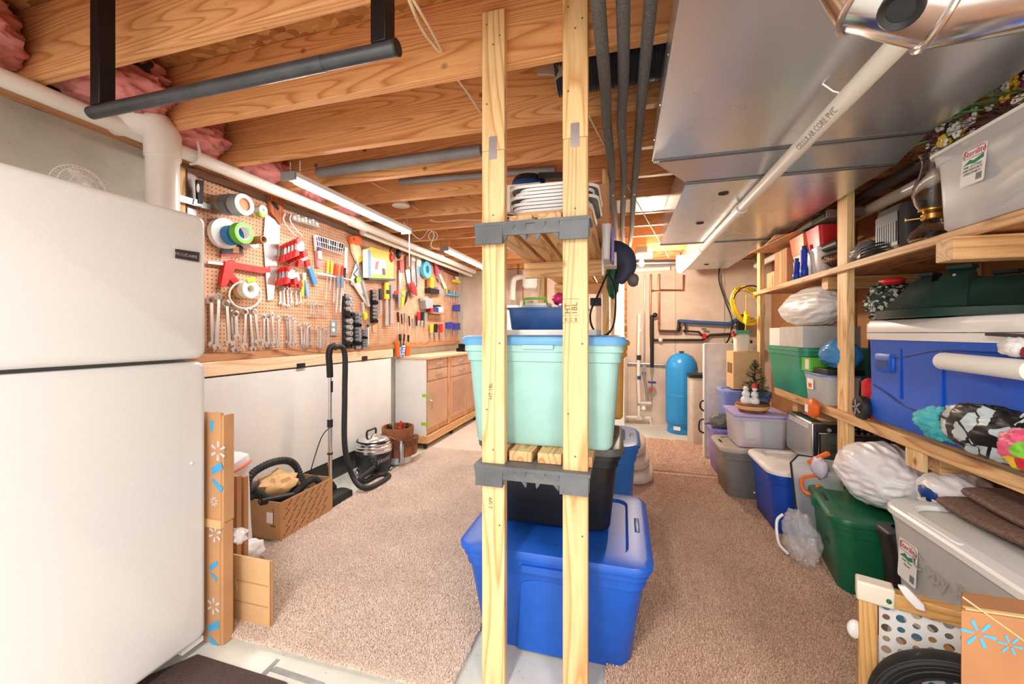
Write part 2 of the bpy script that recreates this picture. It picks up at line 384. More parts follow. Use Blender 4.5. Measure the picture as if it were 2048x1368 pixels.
# painted lines on the slab beside the carpet
for i, q in enumerate([((425,1320),(560,1325),(545,1345),(405,1345)), ((545,1338),(660,1352),(640,1368),(530,1350))]):
    pass
struct('trim_2', [('trim', M().prism([at(*p, Z=.0005) for p in ((552,1333),(650,1366),(640,1376),(538,1342))], (0,0,.001)).prism([at(*p, Z=.0005) for p in ((553,1318),(560,1320),(528,1355),(518,1352))], (0,0,.001)), plain('grey_floor_paint', C(150,150,146), .7, var=.15))])
# ---------------------------------------------------------------- carpets
import array
def carpet(name, label, x0, x1, y0, y1, col, dk, tuft, seed, yt):
    m, nt, b = nodes(name); b.inputs['Roughness'].default_value = .95
    b.inputs['Sheen Weight'].default_value = .3
    co = coord(nt); n = nd(nt,'TexNoise'); n.inputs['Scale'].default_value = 150; n.inputs['Detail'].default_value = 4; n.inputs['Roughness'].default_value = .7; nt.links.new(co, n.inputs[0])
    n2 = nd(nt,'TexNoise'); n2.inputs['Scale'].default_value = 3; n2.inputs['Detail'].default_value = 3; nt.links.new(co, n2.inputs[0])
    mx = nd(nt,'MixRGB', blend_type='MULTIPLY'); mx.inputs[0].default_value = 1
    nt.links.new(ramp(nt, n.outputs[0], (.36,dk),(.47,col),(.75,tuple(min(1,c*1.1) for c in col[:3])+(1,))), mx.inputs[1])
    nt.links.new(ramp(nt, n2.outputs[0], (.3,(.86,.84,.82,1)),(.7,(1,1,1,1))), mx.inputs[2])
    nt.links.new(mx.outputs[0], b.inputs['Base Color']); bump(nt, b, n.outputs[0], .8, .01)
    base = M().rr([(.001,(x1-x0)/2,(y1-y0)/2,.04),(.014,(x1-x0)/2,(y1-y0)/2,.04)], ((x0+x1)/2,(y0+y1)/2,0), 4)
    o = T(name, label, 'carpet', (name, base, m))
    # pile: small leaning curls of yarn, nobody could count them
    R = random.Random(seed); vs = []; fs = []
    def put(x, y, s):
        a = R.uniform(0, 2*PI); ca, sa = math.cos(a)*s, math.sin(a)*s; h = R.uniform(.006,.011); i = len(vs); w = .32
        vs.extend([(x-ca-sa*w,y-sa+ca*w,.012),(x-ca+sa*w,y-sa-ca*w,.012),(x-sa*w,y+ca*w,.012+h),(x+sa*w,y-ca*w,.012+h),(x+ca-sa*w,y+sa+ca*w,.011+h*.5),(x+ca+sa*w,y+sa-ca*w,.011+h*.5)])
        fs.extend([(i,i+1,i+3,i+2),(i+2,i+3,i+5,i+4)])
    for k in range(tuft):
        y = y0+(yt-y0)*R.random()**1.5; x = R.uniform(x0,x1); put(x, y, R.uniform(.0045,.0075)*(1+.25*max(0,y-2)))
    for k in range(1500):
        put(R.uniform(x0,x1), y0+R.uniform(-.006,.004), .006); put(R.choice((x0,x1))+R.uniform(-.006,.004), R.uniform(y0,y1), .006)
    me = bpy.data.meshes.new('pile'); me.from_pydata(vs, [], fs); me.materials.append(m)
    p = bpy.data.objects.new('pile', me); COL.objects.link(p); p.parent = o; p.location = -o.location; p['kind'] = 'stuff'
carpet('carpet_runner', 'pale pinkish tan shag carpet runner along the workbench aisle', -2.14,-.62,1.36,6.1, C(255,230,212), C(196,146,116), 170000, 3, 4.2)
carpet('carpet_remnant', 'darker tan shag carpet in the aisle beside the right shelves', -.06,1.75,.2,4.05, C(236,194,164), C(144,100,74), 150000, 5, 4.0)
carpet('carpet_remnant', 'small far piece of tan carpet before the water tank', -.10,1.2,4.08,5.3, C(246,208,182), C(176,130,104), 9000, 6, 5.3)
T('floor_mat', 'dark brown flat mat beside the refrigerator', 'mat', ('floor_mat', M().prism([at(*p, Z=.002) for p in ((395,1312),(573,1368),(620,1440),(300,1440),(240,1380))], (0,0,.008)), plain('mat_brown', C(78,62,58), .95, var=.15, sc=120, bmp=.5)))
# ---------------------------------------------------------------- refrigerator
def slabx(x0,x1,y0,y1,z0,z1,r):
    'door slab whose edges along the front are rounded'
    return M().rr([(-.0, (x1-x0)/2, (y1-y0)/2, .002)], ((x0+x1)/2,(y0+y1)/2,z0))
def door(y0,y1,z0,z1):
    secs = []
    for x, ins in ((-1.775,0),(-1.72,0),(-1.708,.004),(-1.702,.012),(-1.70,.022)):
        ring = []; r = .03
        cy, cz, hy, hz = (y0+y1)/2,(z0+z1)/2,(y1-y0)/2-ins,(z1-z0)/2-ins
        for sy, sz, a0 in ((1,1,0),(-1,1,PI/2),(-1,-1,PI),(1,-1,1.5*PI)):
            for i in range(5):
                a = a0+i*PI/8; ring.append(V((x, cy+sy*(hy-r)+r*math.cos(a), cz+sz*(hz-r)+r*math.sin(a))))
        secs.append(ring)
    return M().loft(secs)
badge = M().prism([at(*p, X=-1.6985) for p in ((350,498),(397,505),(396,524),(350,516))], (.006,0,0))
bp = at(373,511,X=-1.691)
T('refrigerator', 'tall white top freezer refrigerator against the concrete wall', 'refrigerator', [
    ('cabinet', M().box(-2.45,-1.785,.54,1.28,.05,1.82), encl, .012),
    ('freezer_door', door(.53,1.288,1.232,1.828), encl, [('badge', badge, plain('badge_grey', C(70,70,72), .3, .5)), ('lettering', text('FRIGIDAIRE', .017, bp, (0,1,0), (0,0,1)), shiny)]),
    ('refrigerator_door', door(.53,1.288,.055,1.218), encl, [('screw_cap', M().lathe([(.006,0),(.005,.004),(0,.005)], at(383,926,X=-1.70), 10, 'x'), white)]),
    ('gasket', M().box(-1.787,-1.775,.55,1.27,.07,1.81), grey),
    ('kick_plate', M().box(-2.3,-1.80,.56,1.26,.012,.05), black),
    ('hinge', M().box(-1.785,-1.715,1.2,1.285,.035,.055), white),
    ('foot', M().cyl((-1.83,1.23,0),(-1.83,1.23,.03),.02), black)])
# fan on top of the refrigerator
fc = V((-2.2,1.144,1.95))
fan = [('cage', M(), white), ('hub', M(), white), ('blade', M(), white), ('motor', M(), white), ('base', M(), white)]
for k in range(40):
    a = k*PI/20; pts = [(.012+i*.022, .028-.0025*i*i) for i in range(5)]+[(.115,-.012),(.118,-.03)]
    fan[0][1].tube([(fc.x+h, fc.y+r*math.cos(a), fc.z+r*math.sin(a)) for r, h in pts], .0014, 4)
for r, h in ((.118,-.03),(.1,.0),(.06,.015)): fan[0][1].tube([(fc.x+h, fc.y+r*math.cos(k*PI/16), fc.z+r*math.sin(k*PI/16)) for k in range(32)], .0025, 5, True)
fan[1][1].lathe([(.022,.02),(.022,.034),(0,.037)], fc, 16, 'x')
for k in range(4): fan[2][1].prism([fc+V((-.01+.01*j, r*math.cos(k*PI/2+t), r*math.sin(k*PI/2+t))) for r,t,j in ((.015,0,0),(.09,.1,0),(.1,.7,1),(.03,.9,1))], (.003,0,0))
fan[3][1].lathe([(.03,-.12),(.042,-.1),(.045,-.05),(.03,-.03)], fc, 16, 'x')
fan[4][1].lathe([(.08,0),(.078,.015),(.03,.03),(.02,.05)], (fc.x-.06,fc.y,1.821), 20).cyl((fc.x-.06,fc.y,1.86),(fc.x-.06,fc.y,1.95),.014)
for q in fan[:4]: q[1].v = [fc+(p-fc)*.8 for p in q[1].v]
T('desk_fan', 'small white round caged fan on the refrigerator', 'fan', fan)
T('plastic_bottle', 'white cylindrical bottle lying on the refrigerator next to fan', 'bottle', [('bottle', M().lathe([(0,0),(.045,.004),(.048,.02),(.048,.13),(.03,.15)], (-2.12,.84,1.870), 18, 'y'), white), ('cap', M().lathe([(.026,.15),(.026,.18),(0,.182)], (-2.12,.84,1.870), 14, 'y'), grey)])
# ---------------------------------------------------------------- ceiling fittings
R0 = random.Random(2)
for k, (px, py, rx, ry) in enumerate(((20,90,.13,.19),(335,170,.10,.13),(395,275,.12,.14),(520,345,.1,.13),(0,0,0,0),(0,0,0,0))):
    pass
labs = ['pink insulation stuffed at the wall above the refrigerator','pink insulation hanging beside the white vent pipe','pink insulation above the left end of the pegboard','pink insulation tucked behind the first shop light','pink insulation in joist bay at pegboard middle','pink insulation in joist bay toward the far corner']
for i, k in enumerate((-2,-1,0,1,2,3)):
    y0 = 1.465+.425*k+.046; y1 = 1.465+.425*(k+1)-.004; yc = (y0+y1)/2; m = M()
    z = 2.5 if k > -1 else 2.5
    m.blob((-2.44,yc,2.575),(.18,.185,.085), i+1, .22, 3.4, 60, 36, .9); m.blob((-2.41,yc,2.455),(.19,.18,.095), i+11, .22, 3.4, 60, 36, .9)
    m.v = [V((max(p.x,-2.69),min(max(p.y,y0),y1),min(max(p.z,2.366 if p.x>-2.5 else 2.366),2.655))) for p in m.v]
    if k == -1: m.mv((.16,.0,0)); m.v = [V((p.x,min(p.y,y1),p.z)) if True else p for p in m.v]
    T('insulation_batt', labs[i], 'insulation', ('insulation_batt', m, pink), 'pink insulation batts between the joists')
# white drain pipe along the wall with hanger strap
px, pz = -2.29, 2.315
pp = M().cyl((px,-.8,pz),(px,3.55,pz),.036,n=18).cyl((px,3.55,pz-.004),(px,6.0,pz-.004),.036,n=18)
T('drain_pipe', 'long white drain pipe under the joists along the pegboard wall', 'pipe', [('pipe', pp, pvc),
    ('coupling', M().cyl((px,2.98,pz),(px,3.12,pz),.045,n=18).cyl((px,3.12,pz-.004),(px,3.2,pz-.004),.041,n=18), pvc),
    ('coupling', M().cyl((px,4.7,pz),(px,4.82,pz),.043,n=18), pvc),
    ('hanger_strap', M().tube([(px+.03,1.66,2.39),(px+.045,1.66,2.34),(px+.045,1.66,2.30),(px+.02,1.66,2.272),(px-.02,1.66,2.272)], .007, 6), white)])
T('drain_pipe', 'second white pipe running lower along the far pegboard top', 'pipe', ('drain_pipe', M().cyl((-2.40,3.3,2.30),(-2.40,6.15,2.28),.03,n=14).cyl((-2.36,3.25,2.30),(-2.31,3.2,2.31),.03,n=12), pvc))
vx, vy = -2.17, 1.43
T('vent_pipe', 'thick white vertical vent pipe rising behind the refrigerator', 'pipe', [
    ('pipe', M().cyl((vx,vy,.0),(vx,vy,2.245),.066,n=24), pvc),
    ('elbow', M().tube([(vx,vy,2.235),(vx,vy,2.30),(vx-.02,vy-.01,2.34),(vx-.07,vy-.035,2.365),(vx-.14,vy-.06,2.37),(vx-.2,vy-.085,2.37)], .073, 20), pvc),
    ('collar', M().cyl((vx,vy,2.19),(vx,vy,2.25),.072,n=24), pvc)])
vc = at(268,140,Y=1.30)
T('exhaust_vent', 'black round vent cap with grille between joists', 'vent', [('ring', M().tube([(vc.x+.075*math.cos(k*PI/14), vc.y+.03*math.sin(k*PI/14)*1.6, vc.z+.055*math.sin(k*PI/14)) for k in range(28)], .013, 8, True), black),
    ('cap', M().sph(vc, (.07,.055,.05), 20, 10), black)]+[('louver', M().cb((vc.x-.03+.015*i, vc.y-.058, vc.z-.005), (.007,.006,.05)), grey) for i in range(5)])
# chin-up bar
yb = .915; xa, xb = -1.665, -.605; zb = 2.075
T('pull_up_bar', 'dark steel pull-up bar hanging from two square black hangers', 'bar', [
    ('bar', M().cyl((xa-.05,yb,zb),(xb+.04,yb,zb),.02,n=20), gun), ('grip', M().cyl((xa+.45,yb,zb),(xb-.18,yb,zb),.0208,n=20), gun), ('end_cap', M().cyl((xb+.04,yb,zb),(xb+.046,yb,zb),.021,n=20), black),
    ('hanger', M().box(xa-.022,xa+.022,yb-.02,yb+.025,zb+.012,2.545), blackm, .002), ('hanger', M().box(xb-.022,xb+.022,yb-.02,yb+.025,zb+.012,2.62), blackm, .002),
    ('bolt', M().lathe([(.012,0),(.012,-.006),(.008,-.009),(0,-.01)], (xa,yb-.02,2.47), 8, 'y'), shiny), ('bolt', M().lathe([(.009,0),(.009,-.006),(0,-.01)], (xa-.005,yb-.02,2.50), 8, 'y'), shiny)], bev=0)
# LED shop lights
ledm = plain('led_lens', (1,.985,.96,1), .4, var=0, emit=60)
for i, (y0, y1, lab) in enumerate(((1.95,3.17,'near bright LED shop light hung over the pegboard'),(4.06,5.28,'far bright LED shop light near the back corner'))):
    x = -1.88; z = 2.235
    P = [('housing', M().box(x-.05,x+.05,y0-.04,y1+.04,z+.012,z+.042), white, .004), ('lens', M().rr([(0,.038,(y1-y0)/2,.03),(-.012,.03,(y1-y0)/2-.005,.03)], (x,(y0+y1)/2,z+.012), 4), ledm),
         ('end_plate', M().box(x-.05,x+.05,y0-.06,y0-.04,z-.008,z+.042), grey, .004), ('end_plate', M().box(x-.05,x+.05,y1+.04,y1+.06,z-.008,z+.042), white, .004)]
    for yy in (y0,y1):
        for sx in (-.035,.035):
            ch = M()
            for j in range(9):
                a = V((x+sx, yy, z+.044+j*.0095)); ch.tube([a+V(((.003 if j%2 else 0)*math.cos(t), (0 if j%2 else .003)*math.cos(t), .0065*math.sin(t))) for t in [q*PI/4 for q in range(8)]], .0011, 4, True)
            P.append(('chain', ch, shiny))
    P.append(('pull_cord', M().tube([(x+.03,y1+.05,z),(x+.03,y1+.05,z-.3)], .0035, 6), white))
    T('shop_light', lab, 'light', P, 'LED shop lights')
# bulb over the back aisle
bp = at(1283,452,Y=4.84)
T('bulb_fixture', 'bare bulb in a porcelain holder between back joists', 'light', [('junction_box', M().box(bp.x-.06,bp.x+.06,4.78,4.862,2.25,2.32), grey, .004), ('holder', M().lathe([(.07,0),(.07,-.015),(.035,-.04),(.03,-.05)][::-1], (bp.x,4.82,2.25), 20), white), ('bulb', M().lathe([(.012,-.0),(.018,-.03),(.03,-.06),(.03,-.08),(.018,-.1),(0,-.105)][::-1], (bp.x,4.82,2.2), 18), plain('bulb_glow', (1,.86,.62,1), .3, var=0, emit=30)), ('mounting_board', M().box(bp.x-.35,bp.x+.12,4.866,4.905,2.2,2.361), lumx)])
# cables
def cab(lab, pts, r=.005, mt=cable, n=8): 
    T('cable', lab, 'cable', ('cable', M().tube(spl(pts, n), r, 6), mt), 'cables strung through the joists')
def spl(pts, n=8):
    pts = [V(p) for p in pts]; out = []
    for i in range(len(pts)-1):
        p0, p1, p2, p3 = pts[max(i-1,0)], pts[i], pts[i+1], pts[min(i+2,len(pts)-1)]
        for k in range(n):
            t = k/n; out.append(.5*((2*p1)+(p2-p0)*t+(2*p0-5*p1+4*p2-p3)*t*t+(3*p1-p0-3*p2+p3)*t**3))
    return out+[pts[-1]]
cab('pair of cream cables dropping through the second joist hole', [at(815,-8,Y=1.10),at(845,60,Y=1.3),at(880,105,Y=1.462)], .006)
cab('thin cream cable beside the pair through second joist', [at(822,-8,Y=1.10),at(862,60,Y=1.3),at(884,104,Y=1.462)], .005)
cab('cream cable running on to the third joist hole', [at(906,146,Y=1.51),at(935,185,Y=1.7),at(962,226,Y=1.887)], .006)
cab('long thin cream cable crossing the three grey pipes', [at(1178,232,Y=1.9),at(1240,345,Y=2.6),at(1338,515,Y=4.9)], .005)
cab('white cable hanging in a loop between the shop lights', [at(806,444,Y=3.25),at(838,478,Y=3.4),at(858,460,Y=3.7),at(868,470,Y=3.8),at(862,492,Y=3.85),at(880,500,Y=3.98)], .005, white)
cab('coiled loop of white cable under the fifth joist', [at(866+9*math.cos(t),472+9*math.sin(t),Y=3.75) for t in [q*PI/4 for q in range(10)]], .004, white)
cab('white cable on joists far left of post', [at(860,440,Y=3.3),at(878,444,Y=3.45),at(920,440,Y=3.5),at(962,441,Y=3.55)], .004, white)
cab('lower white cable on the far joists', [at(893,460,Y=4.0),at(910,468,Y=4.1),at(962,470,Y=4.15)], .004, white)
cab('short cream cable end through a mid joist', [at(743,365,Y=2.72),at(768,378,Y=2.74),at(784,386,Y=2.745)], .005)
cab('short cream cable end below the white cone lamp', [at(808,402,Y=3.15),at(826,412,Y=3.16),at(838,420,Y=3.165)], .005)
T('ceiling_speaker', 'white round cone shaped lamp shade between far joists', 'lamp', [('shade', M().lathe([(.03,.08),(.05,.06),(.075,.0),(.072,-.002)], at(802,412,Y=3.05), 24), white), ('socket', M().lathe([(.028,.07),(.028,.12),(0,.121)], at(802,412,Y=3.05), 14), ivory)])
# grey pipes under the joists across the room (conduits)
T('heating_pipe', 'grey duct pipe running across below the fourth joist', 'pipe', [('pipe', M().cyl(at(640,345,Y=2.25),at(962,300,Y=2.25),.034,n=16), plain('grey_pipe', C(140,142,146), .5, .2)), ('end', M().sph(at(640,345,Y=2.25), .034, 14, 8), MATS['grey_pipe'])])
T('heating_pipe', 'darker pipe below the fifth joist left of the posts', 'pipe', ('heating_pipe', M().cyl(at(800,364,Y=2.7),at(1110,338,Y=2.7),.024,n=12), MATS['grey_pipe']))
for i, (x0, r, lab) in enumerate(((-.072,.0225,'left grey foam insulated pipe under the joists beside posts'),(.0,.021,'middle grey foam insulated pipe under the joists beside posts'),(.074,.0205,'right grey foam insulated pipe beside the metal duct'))):
    R = random.Random(i); ys = [-.5,.6,1.1,1.6,1.95,2.4,2.9,3.4,4.0,4.7]; pts = [V((x0+R.uniform(-.008,.008), y, 2.322+R.uniform(-.012,.006))) for y in ys]
    rg = [('tape_joint', M().cyl(pts[q]-(pts[q+1]-pts[q]).normalized()*.003,pts[q]+(pts[q+1]-pts[q]).normalized()*.003,r*1.03,n=16), black) for q in (2,4,6)]
    T('insulated_pipe', lab, 'pipe', [('foam_sleeve', M().tube(spl(pts,6), r, 16), foam)]+rg, 'foam insulated pipes')
# ---------------------------------------------------------------- metal ductwork
XR = 1.265
d1 = M().box(.147,XR,-1.3,2.12,2.2,2.355)
tr = M().loft([[V(p) for p in ((.147,2.13,2.2),(XR,2.13,2.2),(XR,2.13,2.355),(.147,2.13,2.355))], [V(p) for p in ((.33,2.34,2.15),(XR,2.34,2.15),(XR,2.34,2.355),(.33,2.34,2.355))]])
d2 = M().box(.33,XR,2.35,3.93,2.15,2.355)
d3 = M().box(.724,XR,3.94,5.57,2.15,2.355)
seam = M()
for y, z in ((2.125,2.2),(2.345,2.15),(3.935,2.15)): seam.box(.147 if y<2.2 else .33,XR,y-.012,y+.012,z-.006,z-.001)
sm = M().box(.14,.147,-1.3,2.12,2.197,2.222)
plugs = [('port', M().lathe([(.028,0),(.028,-.004),(.018,-.005),(.016,-.001)][::-1], (at(px,py,Z=2.149)), 16), black) for px, py in ((1447,387),(1400,446),(1413,529))]
screws = [('screw', M().sph((.146,y,2.25), .006, 6, 4), shiny) for y in (.2,.5,.8,1.1,1.4,1.7,2.0)]
plain('seam_dark', C(120,120,122), .4, .7)
T('air_duct', 'wide galvanized sheet metal trunk duct on the ceiling', 'duct', [('duct_section', d1, galv), ('transition', tr, galv), ('duct_section', d2, galv), ('duct_section', d3, galv),  ('drive_cleat', sm, galv), ('end_cap', M().box(.724,XR,5.571,5.58,2.15,2.355), galv)]+plugs+screws+[('seam', M().box(.147 if y<2.2 else .33,XR,y-.012,y+.012,z-.006,z-.001), MATS['seam_dark']) for y, z in ((2.125,2.2),(2.345,2.15),(3.935,2.15))])
# flexible duct and foil flap behind the near joists
fx = []
for k in range(70): fx.append((-.15+.43*k/70+.0, 1.70, 2.47))
T('flexible_duct', 'dark ribbed flexible duct crossing between two joists', 'duct', ('flexible_duct', M().tube([(-.27+.5*k/90,1.69,2.455) for k in range(90)], .10, 22, ribs=.035), plain('flex_dark', C(86,86,90), .35, .6)))
T('foil_sheet', 'loose crumpled grey foil sheet hanging behind the posts', 'foil', ('foil_sheet', M().prism([at(*p, Y=1.62) for p in ((1064,112),(1120,100),(1128,140),(1112,158),(1106,148),(1075,147))], (0,.012,0)).prism([at(*p, Y=1.6) for p in ((1096,108),(1127,104),(1127,150),(1110,160),(1118,140))], (0,.008,.01)), galv))
T('wrap_sheet', 'white wrapped bundle behind the insulated pipes', 'bundle', ('wrap_sheet', M().blob(at(1265,240,Y=2.55), (.2,.07,.05), 5, .2, 2), ivory))
T('return_liner', 'bright silver foil backed panel between the back joists', 'panel', ('return_liner', M().box(-.1,.60,3.212,3.586,2.368,2.374), plain('foil_white', C(236,228,214), .3, .3)))
# PVC pipe below the duct
x, z = .715, 2.118
T('pvc_pipe', 'white PVC pipe running under the metal duct', 'pipe', [('pipe', M().cyl((x,-.8,z),(x,5.45,z),.03,n=20), pvc), ('coupling', M().cyl((x,2.78,z),(x,2.9,z),.036,n=20), pvc), ('coupling', M().cyl((x,4.05,z),(x,4.15,z),.035,n=20), pvc),
    ('elbow', M().tube([(x,5.43,z),(x,5.5,z),(x-.01,5.55,z+.01),(x-.02,5.57,z+.06),(x-.02,5.57,z+.22)], .034, 16), pvc),
    ('hook', M().tube([(x-.05,1.62,2.2),(x-.02,1.62,2.17),(x+.02,1.62,2.15),(x+.04,1.62,2.12)], .003, 5), shiny),
    ('hook', M().tube([(x-.04,3.4,2.15),(x+.02,3.4,2.15),(x+.035,3.4,2.12)], .003, 5), shiny)])
pipe_t = text('CELLULAR CORE PVC', .032, (x-.0214,1.75,z-.0214), (0,-1,0), (-.7,0,.7), cen=True)
T('pipe_printing', 'grey printed lettering along the white PVC pipe', 'lettering', ('pipe_printing', pipe_t, plain('grey_ink', C(150,146,140), .6, var=0)))
# round duct elbow close to the camera
e0, e1, e2, e3 = at(1712,-135,Y=.83), at(1775,-42,Y=.80), at(1893,-22,Y=.79), at(2075,-60,Y=.78)
rr_ = .08; e4 = e3+(e3-e2)*1.2+V((0,0,.06))
def mit(p, a, b): return (b-a).normalized()
el = [('elbow_tube', M().tube([e0,e1,e2,e3,e4], rr_, 36), shiny)]
for p, a_, b_ in ((e1,e0,e2),(e2,e1,e3)):
    t1, t2 = (p-a_).normalized(), (b_-p).normalized(); d_ = (t1+t2).normalized(); x_ = d_.orthogonal().normalized(); y_ = d_.cross(x_)
    el.append(('bead', M().tube([p+(x_*math.cos(k*PI/20)+y_*math.sin(k*PI/20))*rr_*1.01 for k in range(40)], .0055, 8, True), shiny))
cm = (e1+e2)/2; gp = at(1828,125,Y=.70); nrm = ((gp-cm)-(e2-e1).normalized()*(gp-cm).dot((e2-e1).normalized())).normalized()
el.append(('grommet', M().lathe([(.018,.0),(.026,.005),(.029,.001),(.029,-.006),(.018,-.006),(.018,.0)], (0,0,0), 24).join(M().lathe([(0,-.001),(.019,-.001),(.019,-.003)], (0,0,0), 20)).orient(nrm, cm+nrm*(rr_+.001)), black))
el.append(('strap', M().box(e0.x-.01,e0.x+.01,e0.y-.01,e0.y+.01,e0.z+.05,2.20), galv))
T('duct_elbow', 'shiny round metal duct elbow close overhead at upper right', 'duct', el)
# ================================================================ left wall and workbench
ORD = ['first','second','third','fourth','fifth','sixth','seventh','eighth','ninth','tenth','eleventh','twelfth','thirteenth','fourteenth','fifteenth','sixteenth','seventeenth','eighteenth','nineteenth','twentieth','twenty-first','twenty-second','twenty-third','twenty-fourth']
XB = -2.535
seam_y = at(757,650,X=XB).y
T('pegboard', 'long tan pegboard covering the concrete wall above the workbench', 'pegboard', [
    ('panel', M().box(-2.545,XB,1.78,seam_y-.002,1.21,2.30), pegm), ('panel', M().box(-2.545,XB,seam_y+.002,5.93,1.21,2.30), pegm),
    ('frame', M().box(-2.569,-2.515,1.735,1.78,1.21,2.32), lum), ('frame', M().box(-2.569,-2.546,1.78,5.93,2.26,2.30), lumdark), ('bottom_rail', M().box(-2.569,-2.512,1.735,5.93,1.155,1.209), lumdark)], bev=.002)
plain_pine = wood('pale_pine', C(246,212,176), C(226,176,132), 'y', 5)
T('ledger_board', 'pale knotty pine board fixed on wall below the pegboard', 'board', [('board', M().box(-2.569,-2.505,1.5,4.0,1.062,1.153), plain_pine, .003)]+
    [('bracket', M().rr([(0,.008,.045,.006),(.04,.008,.045,.012)], (-2.507,at(px,720,X=-2.5).y,zz), 3), black) for px, zz in ((603,1.052),(730,1.062))])
T('hardboard_sheet', 'large white panel leaning below the pine ledger board', 'panel', ('hardboard_sheet', M().box(-2.535,-2.512,1.5,3.97,.195,1.052), wpanel), bev=.002)
XC = -2.165
yc = [at(p,800,X=XC).y for p in (853,894,898,940)]; cabm = plain('cabinet_tan', C(206,166,138), .45, var=.06, sc=4)
def pull(y0,y1,z): return M().box(XC+.01,XC+.018,y0,y1,z-.012,z+.012).box(XC+.018,XC+.026,y0+.005,y1-.005,z+.004,z+.012)
z0, z1 = .17, 1.03
def drawer(y0,y1,za,zb,l): 
    return ('drawer', M().box(XC,XC+.012,y0,y1,za,zb), cabm, .003, [('handle', pull(y0+(y1-y0)*.36,y0+(y1-y0)*.72,(za+zb)/2+.01), shiny)])
ya, yb2 = yc[0], yc[1]
T('base_cabinet', 'narrow base cabinet with two drawers and white side panel', 'cabinet', [('body', M().box(-2.56,XC-.001,ya,yb2,z0,z1), wood('cab_wood', C(214,164,122), C(178,124,84), 'z', 6, knots=False)), ('side_panel', M().box(-2.56,XC,ya-.012,ya-.001,z0-.01,z1), wpanel),
    drawer(ya+.02,yb2-.01,.915,1.005,0), drawer(ya+.02,yb2-.01,.78,.90,0),
    ('door', M().box(XC,XC+.014,ya+.0,yb2-.01,.235,.765), cabm, .003, [('handle', M().tube([(XC+.014,ya+.06,.56),(XC+.04,ya+.06,.55),(XC+.04,ya+.06,.46),(XC+.014,ya+.06,.45)], .006, 6), shiny)]),
    ('tape', M().box(XC-.05,XC+.0162,ya-.0135,ya+.035,.60,.635), lime), ('tape', M().box(XC-.06,XC+.0162,ya-.0135,ya+.03,.275,.31), lime)])
y2 = 5.85
T('base_cabinet', 'wide base cabinet with drawers over sliding panel doors', 'cabinet', [('body', M().box(-2.56,XC-.001,yb2+.002,y2,z0,z1), MATS['cab_wood']), ('stile', M().box(XC-.0,XC+.012,yb2+.005,yb2+.09,z0,z1), MATS['cab_wood']),
    drawer(yb2+.1,yb2+.72,.90,1.005,0), drawer(yb2+.1,yb2+.72,.76,.885,0), drawer(yb2+.74,y2-.02,.90,1.005,0), drawer(yb2+.74,y2-.02,.76,.885,0),
    ('door', M().box(XC,XC+.012,yb2+.1,yb2+.62,.235,.745), cabm, .003, [('panel', M().box(XC+.0125,XC+.0135,yb2+.15,yb2+.56,.285,.70), plain('door_inset', C(190,150,124), .4))]),
    ('door', M().box(XC+.0,XC+.01,yb2+.64,y2-.02,.235,.745), cabm, .003)])
T('countertop', 'pale plywood countertop on top of the base cabinets', 'countertop', ('countertop', M().box(-2.562,XC+.03,ya-.03,y2+.02,1.031,1.06), wood('ply_top', C(240,212,176), C(214,176,136), 'y', 5, knots=False)), bev=.003)
pf = [('rail', M().box(-2.5,XC+.03,ya-.03,y2,.075,.16), lumy)]
for y in (ya+.03, 4.9, 5.75): pf.append(('caster', M().lathe([(.03,-.012),(.035,-.008),(.035,.008),(.03,.012)], (XC-.03,y,.035), 16, 'x').box(XC-.055,XC-.005,y-.02,y+.02,.068,.076), black))
T('cabinet_dolly', 'low wooden dolly with casters below the base cabinets', 'dolly', pf, bev=.003)
# ---------------------------------------------------------------- canister vacuum
c = (-2.29,3.33,0)
vac = [('tank', M().lathe([(0,.045),(.135,.045),(.15,.06),(.163,.1),(.166,.18),(.163,.215),(.16,.22)], c, 36), plain('vac_black', C(44,44,50), .3)),
  ('chrome_band', M().lathe([(.160,.215),(.17,.22),(.172,.245),(.165,.25),(.168,.255),(.168,.275),(.155,.285)], c, 36), shiny),
  ('lid', M().lathe([(.158,.285),(.16,.3),(.14,.33),(.11,.345),(.06,.352),(.045,.36),(.02,.372),(0,.374)], c, 36), shiny),
  ('handle', M().tube([(c[0]-.03,c[1]-.07,.33),(c[0]-.03,c[1]-.072,.40),(c[0]-.03,c[1]-.06,.412),(c[0]-.03,c[1]+.06,.412),(c[0]-.03,c[1]+.072,.40),(c[0]-.03,c[1]+.07,.33)], .010, 8), black),
  ('cord', M().tube([(c[0]+(.15+.003*(k%3))*math.cos(k*.35),c[1]+(.15+.003*(k%3))*math.sin(k*.35),.296+.0005*k) for k in range(54)], .005, 6), rubber),
  ('inlet', M().cyl((c[0]+.085,c[1]-.12,.145),(c[0]+.125,c[1]-.178,.122),.032,.026,n=16), black)]
for a in (-.9,.6,2.2,3.9): vac.append(('caster', M().sph((c[0]+.15*math.cos(a),c[1]+.15*math.sin(a),.024), .022, 10, 6), shiny, [('axle', M().cyl((c[0]+.15*math.cos(a),c[1]+.15*math.sin(a),.04),(c[0]+.15*math.cos(a),c[1]+.15*math.sin(a),.06),.008), black)]))
lt = text('Majestic', .05, (c[0]+.158*math.cos(-.25),c[1]+.17*math.sin(-.25)+.03,.15), (.42,.9,.12), (0,0,1), shear=.25)
lt = M(); st = text('Majestic', .06, (0,0,0), (1,0,0), (0,1,0), shear=.25)
lt.add([(c[0]+(.1675+p.z)*math.cos(-.60+p.x/.168), c[1]+(.1675+p.z)*math.sin(-.60+p.x/.168), .158+p.y+p.x*.12) for p in st.v], st.f)
vac[0] = vac[0]+([('lettering', lt, silver)],)
T('canister_vacuum', 'black and chrome canister vacuum by the white panel', 'vacuum', vac)
